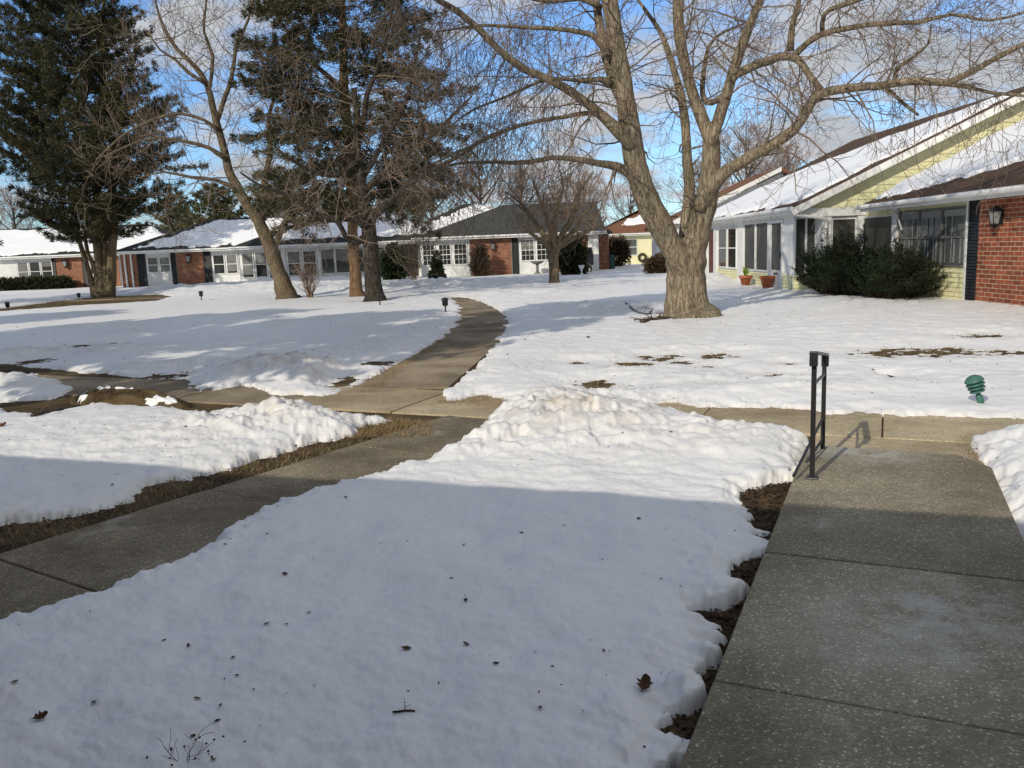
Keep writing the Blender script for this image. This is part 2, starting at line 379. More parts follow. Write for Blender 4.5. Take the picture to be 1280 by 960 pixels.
# ------------------------------------------------------------------ ground, walks
g = MB(); g.poly([(-2500, -2500, 0), (2500, -2500, 0), (2500, 2500, 0), (-2500, 2500, 0)])
tag(g.build('ground', M['ground']), kind='structure')

def slab_run(name, mat, P0, a, length_marks, width, z0, z1, gap=0.012, chamfer=0):
    """slabs along direction a from P0 (left edge), joints at the given marks"""
    a = Vector((*a, 0)).normalized(); bq = Vector((a.y, -a.x, 0)); P0 = Vector((*P0, 0))
    mb = MB()
    for i in range(len(length_marks)-1):
        s0, s1 = length_marks[i]+gap/2, length_marks[i+1]-gap/2
        c = [P0+a*s0, P0+a*s0+bq*width, P0+a*s1+bq*width, P0+a*s1]
        if chamfer and i == len(length_marks)-2:
            c = [c[0], c[1], P0+a*(s1-0.32)+bq*width, P0+a*(s1-0.02)+bq*(width-0.17), c[3]]
        mb.prism([(p.x, p.y) for p in c], z0, z1-0.008*random.random())
    o = mb.build(name, mat)
    bv = o.modifiers.new('edge', 'BEVEL'); bv.width = 0.008; bv.segments = 2
    return tag(o, kind='structure')
AD = (0.415, 0.91)
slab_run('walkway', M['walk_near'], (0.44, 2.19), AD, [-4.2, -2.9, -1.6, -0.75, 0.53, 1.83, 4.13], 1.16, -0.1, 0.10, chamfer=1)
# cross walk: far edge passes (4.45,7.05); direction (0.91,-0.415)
slab_run('sidewalk', M['wet_shade_walk'], (-10.11, 13.69), (0.91, -0.415), [-14+1.52*i for i in range(16)], 1.25, -0.1, 0.024)  # left run darker: damp, with its shade put into the colour too
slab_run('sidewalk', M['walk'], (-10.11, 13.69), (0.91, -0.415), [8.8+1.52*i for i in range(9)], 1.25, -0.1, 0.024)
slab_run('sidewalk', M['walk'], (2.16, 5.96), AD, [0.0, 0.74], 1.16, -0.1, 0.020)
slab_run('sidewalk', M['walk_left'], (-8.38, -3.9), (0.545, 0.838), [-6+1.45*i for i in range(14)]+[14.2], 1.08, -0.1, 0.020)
def path(name, mat, ctr, width, z0, z1):
    mb = MB(); P = [Vector((x, y, 0)) for x, y in ctr]
    # resample with Catmull-Rom, cut every ~1.5 m
    pts = catmull(P, 0.5)
    for i in range(0, len(pts)-1, 3):
        seg = pts[i:i+4]
        if len(seg) < 2: break
        L, Rr = [], []
        for j, p in enumerate(seg):
            k = min(i+j, len(pts)-2); t = (pts[k+1]-pts[max(k-1, 0)]).normalized(); nn = Vector((-t.y, t.x, 0))
            sh = 0.006*t if j == 0 else (-0.006*t if j == len(seg)-1 else Vector((0, 0, 0)))
            L.append(p+nn*width/2+sh); Rr.append(p-nn*width/2+sh)
        mb.prism([(p.x, p.y) for p in Rr]+[(p.x, p.y) for p in reversed(L)], z0, z1)
    return tag(mb.build(name, mat), kind='structure')
def catmull(P, step):
    out = []
    Q = [P[0]*2-P[1]]+list(P)+[P[-1]*2-P[-2]]
    for i in range(1, len(Q)-2):
        n = max(2, int((Q[i+1]-Q[i]).length/step))
        for k in range(n):
            t = k/n; a, b_, c, d = Q[i-1], Q[i], Q[i+1], Q[i+2]
            out.append(0.5*((2*b_)+(c-a)*t+(2*a-5*b_+4*c-d)*t*t+(3*b_-a-3*c+d)*t**3))
    out.append(P[-1].copy()); return out
path('path', M['wet_shade_walk'], [(-1.35, 9.75), (-1.12, 11.6), (-0.80, 14.5), (-0.66, 19), (-1.15, 24), (-2.3, 29), (-4.6, 33), (-9, 36), (-16, 38.5), (-26, 40)], 1.18, -0.1, 0.018)

# ------------------------------------------------------------------ snow
def G(pts, z=0.04): return [gp(x, y, z) for x, y in pts]
CLEAR_A = G([(835, 960), (846, 905), (850, 870), (862, 838), (900, 802), (880, 768), (932, 732), (922, 704), (962, 670), (936, 648), (922, 618), (932, 607),
             (990, 593), (1004, 575), (1014, 550), (1002, 541), (930, 536), (850, 517), (812, 506), (838, 500), (870, 507), (1000, 509), (1030, 516), (1080, 514), (1150, 519), (1290, 521), (1420, 516),
             (1420, 527), (1290, 531), (1240, 537), (1216, 552), (1226, 576), (1242, 600), (1246, 625), (1254, 665), (1292, 712), (1340, 770), (1500, 960), (1900, 1300), (760, 1300)])
CLEAR_L = G([(-500, 960), (-200, 850), (0, 772), (80, 752), (160, 724), (200, 707), (245, 684), (290, 655), (345, 630), (400, 611), (470, 592), (530, 570), (590, 546), (612, 520), (640, 499), (600, 493), (552, 500), (562, 484),
             (600, 455), (622, 425), (636, 402), (628, 388), (606, 377), (585, 371), (562, 371), (575, 384), (573, 400), (556, 418), (520, 440), (492, 455), (470, 467), (445, 477), (428, 491), (400, 496), (372, 490),
             (350, 492), (330, 486), (300, 478), (278, 488), (262, 484), (250, 488), (225, 470), (180, 470), (110, 463), (50, 457), (0, 452), (-150, 441), (-400, 427), (-400, 470), (-150, 512), (0, 512), (50, 517), (118, 503), (190, 506),
             (250, 514), (330, 513), (400, 514), (440, 521), (478, 517), (484, 522), (455, 528), (440, 541), (395, 549), (330, 567), (240, 594), (180, 602), (165, 620), (100, 638), (0, 650), (-250, 690), (-600, 750)])
ISLAND = G([(-260, 478), (0, 472), (40, 467), (66, 475), (92, 488), (60, 497), (0, 500), (-260, 500)], 0.03)
BARE_TREE = G([(-150, 396), (0, 386), (60, 378), (128, 371), (200, 368), (218, 371), (190, 378), (140, 381), (100, 383), (40, 388), (-150, 402)], 0.0)
SPOTS = [(1150, 441, 0.75, 0.16), (1110, 443, 0.3, 0.10), (1192, 441, 0.25, 0.10), (1252, 441, 0.25, 0.1), (1230, 421, 0.3, 0.09), (747, 483, 0.26, 0.12), (790, 456, 0.26, 0.10), (825, 448, 0.24, 0.10),
         (850, 454, 0.15, 0.07), (895, 446, 0.26, 0.10), (885, 460, 0.12, 0.06), (970, 471, 0.2, 0.07), (980, 456, 0.12, 0.05), (1112, 472, 0.06, 0.04), (130, 432, 0.55, 0.22), (100, 434, 0.3, 0.15), (38, 453, 0.3, 0.2),
         (200, 471, 0.35, 0.13), (430, 478, 0.16, 0.16), (722, 455, 0.15, 0.06), (470, 455, 0.3, 0.1)]
BASES = [(3.87, 17.9, 0.62), (-8.84, 32.4, 0.5), (-5.77, 32.0, 0.35), (-4.67, 28.4, 0.55), (2.03, 36.6, 0.24), (-20.5, 41.9, 0.9)]
PILES = [  # x, y, sx, sy, height, lump, dirt
    (*gp(700, 540), 1.0, 0.75, 0.16, 0.075, 1.0), (*gp(680, 515), 0.6, 0.5, 0.10, 0.08, 1.0), (*gp(840, 560), 0.9, 0.6, 0.05, 0.04, 0.3), (*gp(960, 560), 0.5, 0.4, 0.04, 0.03, 0.2), (*gp(590, 570), 0.7, 0.3, 0.03, 0.05, 0.3),
    (*gp(390, 530), 0.9, 0.6, 0.12, 0.08, 0.7), (*gp(300, 545), 1.0, 0.6, 0.05, 0.04, 0.4), (*gp(450, 520), 0.25, 0.25, 0.06, 0.05, 0.5),
    (*gp(350, 468), 0.9, 0.7, 0.20, 0.09, 1.2), (*gp(420, 478), 0.7, 0.7, 0.12, 0.07, 0.7), (*gp(35, 484), 1.0, 0.45, 0.16, 0.05, 0.4), (*gp(60, 445), 2.0, 1.0, 0.12, 0.05, 0.8), (*gp(200, 462), 2.5, 0.5, 0.05, 0.03, 0.4),
    (*gp(480, 440), 1.1, 1.4, 0.06, 0.06, 0.2), (*gp(555, 400), 0.6, 2.5, 0.06, 0.06, 0.1), (*gp(600, 470), 0.6, 1.0, 0.05, 0.05, 0.1),
    (-4.5, 37, 4.5, 2.0, 0.25, 0.16, 0.2), (-10, 41, 5, 3, 0.25, 0.15, 0.3), (0.5, 40, 5, 3, 0.15, 0.10, 0.1), (-16, 46, 8, 2.5, 0.25, 0.15, 0.3), (-13, 51.5, 5, 1.2, 0.35, 0.15, 0.2),
    (2.4, 20.5, 2.2, 1.5, 0.14, 0.08, 0.1), (7.9, 32.5, 0.8, 1.8, 0.30, 0.10, 0.0), (7.2, 30.5, 0.9, 1.2, 0.14, 0.10, 0.0), (2.95, 4.5, 0.35, 1.2, 0.13, 0.06, 0.1), (3.9, 6.0, 1.2, 0.6, 0.08, 0.06, 0.1),
    (*gp(1000, 495), 2.5, 0.3, 0.05, 0.03, 0.0), (*gp(900, 480), 2.0, 0.3, 0.03, 0.03, 0.0), (0.0, 29, 3, 3, 0.07, 0.07, 0.0)]
def snow_field(X, Y):
    Rr = np.hypot(X, Y)
    k = np.clip(Rr/6, 0.6, 3.0)
    d = np.minimum(sdf_poly(X, Y, CLEAR_A), sdf_poly(X, Y, CLEAR_L))
    d = np.maximum(d, -sdf_poly(X, Y, ISLAND))
    d = np.minimum(d, sdf_poly(X, Y, BARE_TREE))
    THIN = np.ones_like(X)
    jag = 0.045*k*fbm(X*2.2, Y*2.2, 11, 3)+0.038*np.minimum(k, 1.5)*fbm(X*7, Y*7, 15, 4, 0.6)+0.03*(0.5-worley(X*8, Y*8, 19))
    d = d+jag
    d = d+0.115*smooth((5.6-Rr)/1.5)*fbm((0.91*X-0.415*Y)*1.5, (0.415*X+0.91*Y)*4.6, 17, 3, 0.6)*smooth((X-0.2)/0.3)
    for x, y, r in BASES: d = np.minimum(d, (np.hypot(X-x, Y-y)-r*1.05)+0.10*fbm(X*3, Y*3, 40, 2))
    for (px, py, ax, ay) in SPOTS:
        x, y = gp(px, py, 0.0); e = np.hypot((X-x)/ax, (Y-y)/(ay*2.6))
        THIN = np.minimum(THIN, 0.12+0.88*smooth((e-0.9)/2.2))
        d = np.minimum(d, (e-0.85)*ay*2.0+0.24*fbm(X*3.5, Y*4, 60, 5, 0.65)*np.minimum(1, ay*8))
    wv = 0.5+3.2*smooth(0.42+0.9*fbm(X*1.5, Y*1.5, 66, 3, 0.6))*smooth((Rr-2.2)/2.5)
    t = np.clip(d/(0.055*wv*np.clip(Rr/5, 0.7, 3)), 0, 1)
    prof = np.sqrt(np.maximum(0, 1-(1-t)**2))
    T = 0.082+0.010*fbm(X*0.35, Y*0.35, 70, 3)
    T = T*(0.66+0.34*smooth(d/(0.35*np.clip(Rr/8, 0.6, 2))))
    lump = 1-np.minimum(1, worley(X*3.1+0.3*perlin(X*3, Y*3, 81), Y*3.1+0.3*perlin(X*3+9, Y*3, 82), 83)/0.75)
    lump2 = 1-np.minimum(1, worley(X*7.3, Y*7.3, 84)/0.8)
    lump3 = 1-np.minimum(1, worley(X*0.95+0.4*perlin(X, Y, 85), Y*0.95, 86)/0.8)
    wx, wy = 0.22*perlin(X*5, Y*5, 121)+0.08*perlin(X*16, Y*16, 123), 0.22*perlin(X*5+7, Y*5, 122)+0.08*perlin(X*16+5, Y*16, 124)
    c1, e1 = chunks(X*3.4+wx*1.6, Y*3.4+wy*1.6, 130); c2, e2 = chunks(X*8+wx*2.2, Y*8+wy*2.2, 131)
    chunk = (c1-0.45)*smooth(e1/0.35)*1.2+(c2-0.45)*smooth(e2/0.35)*0.75
    H = T.copy(); dirt = np.zeros_like(X)
    for x, y, sx, sy, h, l, dt in PILES:
        w = np.exp(-(((X-x)/sx)**2+((Y-y)/sy)**2))*(0.2+0.8*smooth(d/(0.38*k)))
        far = smooth((Rr-20)/10)
        H = H+w*(h+l*((1-far)*(0.45*lump+0.25*lump2-0.2+1.0*chunk)+far*(1.3*lump3+0.5*chunk-0.5)))
        dirt = np.maximum(dirt, w*dt)
    # melt cups and crust
    sunny = smooth((X+0.2*Y-1.0)/3)*smooth((Y-7.5)/2)
    cup = fbm(X*2.1, Y*3.4, 90, 3, 0.6); cup2 = worley(X*2.6, Y*3.6, 93)
    cup3 = worley(X*5.2, Y*6.5, 94)
    H = H+(0.007+0.007*sunny)*cup+0.014*sunny*(cup2-0.5)+0.016*sunny*(cup3-0.5)*(1-smooth((Rr-22)/10))
    near = smooth((12-Rr)/6)
    H = H+near*(0.020*fbm(X*1.3, Y*1.3, 91, 3, 0.5)+0.009*fbm(X*2.6-Y*1.2, Y*5.5+X*2.4, 95, 4, 0.6)+0.0034*fbm(X*15, Y*22, 97, 3, 0.6)+0.012*chunk*smooth(fbm(X*0.9, Y*0.9, 92, 2)-0.05)
        +0.05*smooth((0.35-d)/0.35)*chunk*smooth((3.2-np.abs(X-0.6))/1.0))
    left = smooth((-X-0.5)/1.0)*near*smooth((Y-5.5)/1.5)
    H = H+left*0.014*fbm(X*4.2, Y*6.0, 98, 4, 0.65)+left*0.012*(worley(X*5, Y*6, 96)-0.5)
    H = H*THIN
    # old footprints softened by thaw
    fr = np.random.default_rng(5)
    for i in range(70):
        fx, fy = fr.uniform(-2.2, 0.9), fr.uniform(1.6, 4.6)
        w = np.exp(-(((X-fx)/0.09)**2+((Y-fy)/0.12)**2)); H = H-w*fr.uniform(-0.010, 0.022)
    Z = np.where(d > 0, np.maximum(H, 0.012)*prof, -0.015)
    dirt = dirt*0.75+0.35*np.clip(1-d/0.14, 0, 1)*smooth((Rr-4)/3)+0.10*smooth(fbm(X*0.5, Y*0.5, 99, 3)+0.1)
    return d, Z, np.clip(dirt, 0, 1)
th = np.concatenate([np.linspace(-100, -38, 90, endpoint=False), np.linspace(-38, 38, 820, endpoint=False), np.linspace(38, 100, 90)])
rr = np.concatenate([np.geomspace(0.9, 75, 880, endpoint=False), np.geomspace(75, 2400, 60)])
TH, RR = np.meshgrid(np.radians(th), rr)
X, Y = RR*np.sin(TH), RR*np.cos(TH)
d, Z, dirt = snow_field(X, Y)
Z = np.where(RR > 100, 0.085, Z)
SN = tag(grid_mesh('snow', X, Y, Z, d > 0, M['snow'], None, {'dirt': dirt}), kind='structure')
del TH, RR
def snow_z(x, y):
    dd, zz, _ = snow_field(np.array([[x]]), np.array([[y]])); return max(0.0, float(zz[0, 0]))

# ------------------------------------------------------------------ loose ground cover in the bare strips
def strew(name, mat, polys, n, maker, seed, label=None):
    r = random.Random(seed); mb = MB()
    xs, ys = [], []
    for poly, cnt in polys:
        P = np.array(poly); lo, hi = P.min(0), P.max(0)
        q = np.random.default_rng(seed).uniform(lo, hi, (cnt*6, 2))
        ins = sdf_poly(q[:, 0], q[:, 1], poly) < 0
        q = q[ins][:cnt]; xs.append(q[:, 0]); ys.append(q[:, 1])
    xs = np.concatenate(xs); ys = np.concatenate(ys)
    dd, _, _ = snow_field(xs[None, :], ys[None, :])
    for x, y, dv in zip(xs, ys, dd[0]):
        if dv < 0.03: maker(mb, x, y, r)
    return tag(mb.build(name, mat), kind='stuff')
def blade(mb, x, y, r):
    h = r.uniform(0.02, 0.06); a = r.uniform(0, 6.28); l = r.uniform(0.02, 0.07); w = 0.004
    mb.poly([(x, y, 0), (x+w*math.cos(a+1.57), y+w*math.sin(a+1.57), 0), (x+l*math.cos(a), y+l*math.sin(a), h)])
def flake(mb, x, y, r):
    a = r.uniform(0, 6.28); s = r.uniform(0.004, 0.02)*(1 if r.random() < 0.95 else 1.6); z = r.uniform(0.003, 0.018); c, q = math.cos(a), math.sin(a)
    t = r.uniform(-0.5, 0.5)*s
    mb.poly([(x-c*s, y-q*s, z), (x+q*s*0.5, y-c*s*0.5, z+t), (x+c*s, y+q*s, z+t*0.4), (x-q*s*0.5, y+c*s*0.5, z-t*0.3)])
STRIP_A = [(0.0, 1.4), (0.45, 2.19), (0.86, 3.1), (1.22, 3.86), (1.6, 4.7), (1.95, 5.45), (1.5, 5.6), (1.0, 4.9), (0.6, 3.8), (-0.1, 2.2)]
bl = (-2.93-0.3, 4.48-0.46)
STRIP_B = [(-6.0, -0.2), (-2.95, 4.48), (-1.92, 5.93), (-1.2, 7.2), (-0.9, 7.7), (-1.5, 7.9), (-2.3, 6.6), (-3.6, 5.2), (-6.5, 0.6)]
PATCH_C = G([(428, 497), (470, 470), (520, 445), (556, 422), (566, 424), (520, 452), (470, 492)], 0)
PATCH_D = G([(545, 503), (640, 492), (640, 512), (545, 506)], 0)
PATCH_E = G([(812, 498), (1290, 512), (1290, 524), (812, 512)], 0)
PATCH_F = G([(1200, 545), (1250, 545), (1270, 640), (1215, 600)], 0)
PATCH_G = G([(430, 520), (540, 530), (540, 548), (430, 550)], 0)
PATCH_H = G([(1050, 425), (1280, 412), (1280, 450), (1050, 455)], 0); PATCH_I = G([(700, 440), (1000, 440), (1000, 490), (700, 490)], 0)
strew('dry_grass', M['dry_grass'], [(STRIP_B, 5500), (PATCH_C, 5000), (PATCH_D, 2500), (PATCH_E, 6000), (PATCH_F, 1500), (PATCH_G, 3500), (BARE_TREE, 9000), (PATCH_H, 5000), (PATCH_I, 7000)], 0, blade, 3)
strew('leaf_litter', M['litter'], [(STRIP_A, 7500), (STRIP_B, 3000), (PATCH_F, 500), (PATCH_E, 700), (PATCH_G, 500), (PATCH_H, 900)], 0, flake, 4)

# ------------------------------------------------------------------ trees: tools
def rvec(r): 
    while True:
        v = Vector((r.uniform(-1, 1), r.uniform(-1, 1), r.uniform(-1, 1)))
        if 0.1 < v.length < 1: return v.normalized()
def sides_for(r): return 14 if r > 0.12 else 9 if r > 0.05 else 6 if r > 0.02 else 4 if r > 0.009 else 3
def limb(mb, pts, rad, r, step=0.35, jit=0.25, wob=None, sides=None):
    """smooth limb through 3-D points with radii; returns the dense polyline"""
    P = [Vector((p.x, p.y, p.z)) for p in pts]
    Q = catmull([Vector((*p, )) for p in P], step)
    # radii by arclength
    L = [0]; 
    for i in range(1, len(P)): L.append(L[-1]+(P[i]-P[i-1]).length)
    l = 0; out = []; rads = []
    D = [0]
    for i in range(1, len(Q)): D.append(D[-1]+(Q[i]-Q[i-1]).length)
    sc = L[-1]/max(D[-1], 1e-6)
    for i, q in enumerate(Q):
        s = D[i]*sc
        j = max(k for k in range(len(L)) if L[k] <= s+1e-6); j = min(j, len(L)-2)
        t = min(1, (s-L[j])/max(L[j+1]-L[j], 1e-6)); ra = rad[j]+(rad[j+1]-rad[j])*t
        ra = max(ra, 0.004)
        q = q+rvec(r)*ra*jit*(0 if i == 0 else 1); out.append(q); rads.append(ra*(1+r.uniform(-0.06, 0.06)))
    mb.tube(out, rads, sides or sides_for(max(rads)), wob)
    return out, rads
def sprout(mb, p, d, length, rad, r, level, P):
    """recursive twig"""
    nseg = 5 if level > 0 else 4
    pts = [p.copy()]; rads = [rad]; cur = p.copy(); dr = d.normalized()
    for i in range(nseg):
        dr = (dr+rvec(r)*P['wig']+Vector((0, 0, P['up'](i/nseg))) ).normalized()
        cur = cur+dr*(length/nseg); pts.append(cur.copy()); rads.append(max(P['rmin'], rad*(1-0.8*(i+1)/nseg)))
    mb.tube(pts, rads, sides_for(rad), cap=False)
    if level <= 0: return
    n = P['kids'][level]
    n = int(n)+(1 if r.random() < n-int(n) else 0)
    for k in range(n):
        t = r.uniform(0.2, 1.0); i = min(nseg-1, int(t*nseg)); f = t*nseg-i
        q = pts[i].lerp(pts[i+1], f); ax = (pts[i+1]-pts[i]).normalized()
        perp = (rvec(r)+Vector((0, 0, P['kup']))); perp = perp-ax*perp.dot(ax)
        nd = (ax*r.uniform(0.4, 1.0)+perp.normalized()*r.uniform(0.5, 1.0)).normalized()
        sprout(mb, q, nd, length*r.uniform(0.4, 0.7), max(P['rmin'], rads[i]*0.6), r, level-1, P)
def dress(mb, poly, rads, r, per_m, lrange, level, P, t0=0.15, rscale=0.35, rcap=0.03):
    """side branches along a limb"""
    for i in range(int(len(poly)*t0), len(poly)-1):
        seg = (poly[i+1]-poly[i]); n = seg.length*per_m; n = int(n)+(1 if r.random() < n-int(n) else 0)
        ax = seg.normalized()
        for k in range(n):
            q = poly[i].lerp(poly[i+1], r.random())
            perp = rvec(r)+Vector((0, 0, P['kup'])); perp = perp-ax*perp.dot(ax)
            if perp.length < 0.05: continue
            nd = (ax*r.uniform(0.1, 0.8)+perp.normalized()).normalized()
            sprout(mb, q, nd, r.uniform(*lrange), max(P['rmin'], min(rcap, rads[i]*rscale)), r, level, P)
def PXL(lst, Y0, Y1=None):
    """photo points with pixel widths -> 3-D points and radii, depth running from Y0 to Y1"""
    Y1 = Y0 if Y1 is None else Y1; n = len(lst); pts, rad = [], []
    for i, (x, y, w) in enumerate(lst):
        Yd = Y0+(Y1-Y0)*i/(n-1); pts.append(at(x, y, Yd)); rad.append(w/2*mpp(Yd))
    return pts, rad
def local(mb, o):    # shift an MB built in world space to the thing's own base
    mb.v = [(x-o[0], y-o[1], z-o[2]) for x, y, z in mb.v]; return mb

# ------------------------------------------------------------------ the big maple
r = random.Random(21)
B0 = (3.87, 17.9, 0.0)
T = thing('maple_tree', 'massive bare forked shade tree with thick tan trunk on the sunny right lawn', 'tree', B0)
tr = MB(); lb = MB()
def flare(t, th, p):
    z = p.z; f = 1+0.08*math.sin(3*th+0.6)*math.exp(-z*2)+0.06*math.sin(5*th+2)*math.exp(-z*1.5)+0.035*math.sin(7*th+z*2)+0.02*math.sin(13*th+z*5)
    return f
limb(tr, [Vector((3.87, 17.9, -0.1)), Vector((3.87, 17.9, 0.12)), at(859, 385, 17.9), at(858, 362, 17.9), at(857, 340, 17.9), at(858, 318, 17.9), at(862, 300, 17.9)],
     [0.82, 0.65, 0.485, 0.42, 0.405, 0.43, 0.34], r, 0.12, 0.0, flare, 40)
big = []
def bl_(lst, Y0, Y1=None, jit=0.12, wobble=None):
    p, ra = PXL(lst, Y0, Y1); ra = [q_*0.83 for q_ in ra]
    o = limb(tr if len(big) < 5 else lb, p, ra, r, 0.22, jit*(0.3 if len(big) < 5 else 1), (lambda t, th, q: 1+0.025*math.sin(3*th+q.z*1.1)+0.02*math.sin(7*th-q.z*2.1)))
    big.append(o); return o
lead_l = bl_([(860, 356, 22), (849, 325, 36), (827, 285, 39), (808, 248, 36), (795, 208, 33), (787, 160, 30), (781, 120, 27), (773, 70, 26), (766, 25, 24), (758, -40, 21), (752, -120, 16), (745, -210, 10)], 17.7, 16.9)
lead_m = bl_([(860, 352, 22), (870, 305, 36), (881, 260, 34), (887, 225, 30), (889, 190, 27), (888, 165, 22)], 17.9, 17.7)
m1 = bl_([(888, 178, 20), (878, 150, 19), (866, 118, 17), (857, 85, 17), (849, 45, 17), (848, 0, 17), (852, -60, 14), (862, -140, 9)], 17.7, 18.0)
m2 = bl_([(888, 180, 18), (898, 150, 18), (908, 118, 17), (918, 85, 16), (932, 45, 15), (948, 5, 13), (970, -45, 11), (1000, -120, 7)], 17.6, 17.0)
back = bl_([(856, 325, 18), (858, 280, 21), (862, 245, 18), (859, 200, 16), (856, 150, 14), (850, 115, 13), (840, 80, 10), (828, 45, 9), (812, 20, 7), (790, -10, 6)], 18.3, 18.7)
rr1 = bl_([(874, 262, 24), (890, 232, 22), (912, 212, 19), (940, 195, 17), (968, 180, 16), (992, 162, 15), (1008, 138, 14), (1022, 118, 13), (1055, 111, 12), (1100, 107, 11), (1140, 101, 11), (1180, 103, 10), (1198, 98, 10), (1235, 78, 8), (1290, 50, 7), (1380, 15, 4)], 17.7, 15.0)
rr2 = bl_([(915, 95, 14), (935, 86, 12), (960, 76, 12), (988, 70, 11), (1004, 82, 10), (1016, 100, 9), (1026, 112, 9)], 17.4, 16.6)
rr3 = bl_([(990, 72, 10), (1008, 55, 9), (1025, 44, 9), (1060, 35, 8), (1105, 29, 7), (1150, 28, 6), (1190, 18, 5), (1240, 25, 4), (1300, 10, 3)], 17.2, 15.8)
rr4 = bl_([(988, 64, 10), (990, 35, 9), (998, 5, 7), (1004, -40, 5), (1015, -90, 3)], 17.2, 17.0)
rr5 = bl_([(1028, 42, 7), (1030, 18, 7), (1048, 8, 7), (1080, -2, 6), (1130, -20, 4)], 17.0, 16.2)
rr6 = bl_([(1108, 110, 6), (1126, 126, 5), (1148, 144, 4)], 16.6, 16.3)
rr7 = bl_([(1170, 103, 8), (1205, 108, 6), (1240, 116, 5), (1285, 120, 4), (1330, 128, 3)], 16.2, 15.4)
rr8 = bl_([(1118, 105, 6), (1122, 85, 5), (1140, 72, 4), (1160, 55, 3), (1164, 30, 2)], 16.6, 16.8)
rr9 = bl_([(905, 118, 10), (890, 128, 9), (878, 118, 8), (885, 60, 5), (905, 40, 4), (930, 30, 3)], 17.9, 18.4)
ll1 = bl_([(790, 185, 22), (775, 165, 19), (755, 147, 15), (725, 123, 13), (700, 106, 12), (670, 93, 11), (645, 80, 11), (622, 60, 10), (600, 38, 10), (575, 16, 9), (548, 0, 8), (510, -25, 7), (460, -60, 4)], 17.3, 15.6)
ll2 = bl_([(806, 245, 20), (790, 222, 16), (772, 208, 13), (748, 204, 10), (715, 199, 8), (690, 197, 7), (660, 203, 7), (620, 203, 5), (575, 204, 4), (530, 215, 3)], 17.5, 16.4)
ll3 = bl_([(758, 148, 9), (735, 141, 7), (705, 146, 6), (670, 152, 6), (635, 162, 5), (600, 178, 4), (560, 196, 3), (520, 214, 2)], 17.2, 16.0)
ll4 = bl_([(758, 62, 14), (742, 45, 9), (725, 40, 7), (695, 36, 6), (650, 34, 5), (600, 32, 4), (545, 40, 2)], 17.0, 16.4)
ll5 = bl_([(762, 105, 14), (750, 99, 8), (725, 101, 6), (690, 98, 5), (665, 106, 5), (630, 122, 4), (590, 138, 3), (560, 160, 2)], 17.2, 16.2)
ll6 = bl_([(784, 140, 16), (766, 100, 15), (756, 60, 14), (748, 20, 12), (742, -20, 10), (735, -90, 6)], 17.2, 17.9)
ll7 = bl_([(752, 10, 9), (725, -2, 7), (690, 2, 6), (650, -5, 5), (610, -20, 3)], 17.4, 17.0)
tw = MB()
Pm = dict(wig=0.32, up=lambda t: -0.10+0.25*t, rmin=0.0042, kids=[0, 3.0, 4.0], kup=0.1)
Pd = dict(wig=0.34, up=lambda t: -0.22+0.15*t, rmin=0.0042, kids=[0, 3.2, 4.2], kup=-0.15)
for o, dens, lr, lv, P in [(lead_l, 2.2, (0.9, 2.4), 2, Pm), (m1, 3.0, (0.8, 2.0), 2, Pm), (m2, 3.0, (0.8, 2.0), 2, Pm), (back, 3.0, (0.8, 1.8), 2, Pm), (rr1, 5.5, (0.7, 1.9), 2, Pm),
                        (rr2, 4, (0.7, 1.6), 2, Pm), (rr3, 6.5, (0.6, 1.6), 2, Pm), (rr4, 4, (0.6, 1.5), 2, Pm), (rr5, 5, (0.6, 1.5), 2, Pm), (rr6, 5, (0.5, 1.2), 2, Pd), (rr7, 6, (0.6, 1.5), 2, Pd), (rr8, 6, (0.5, 1.3), 2, Pm), (rr9, 4, (0.6, 1.5), 2, Pm),
                        (ll1, 5.0, (0.8, 2.0), 2, Pd), (ll2, 5.0, (0.5, 1.5), 2, Pd), (ll3, 6, (0.5, 1.4), 2, Pd), (ll4, 6, (0.6, 1.5), 2, Pd), (ll5, 6, (0.5, 1.4), 2, Pd), (ll6, 2.5, (0.8, 1.8), 2, Pm), (ll7, 5, (0.5, 1.4), 2, Pd), (lead_m, 0.8, (0.6, 1.2), 1, Pm)]:
    dress(tw, o[0], o[1], r, dens*1.8, (lr[0]*0.9, lr[1]*1.1), lv, P, 0.35 if o in (lead_l,) else 0.18, 0.22, 0.022)
to = local(tr, B0).build('trunk', M['bark_big'], T, True); rm = to.modifiers.new('merge', 'REMESH'); rm.mode = 'VOXEL'; rm.voxel_size = 0.032; rm.use_smooth_shade = True
sm_ = to.modifiers.new('soften', 'SMOOTH'); sm_.factor = 0.5; sm_.iterations = 14
local(lb, B0).build('limbs', M['bark_big'], T, True); local(tw, B0).build('twigs', M['twigs_big'], T, True)

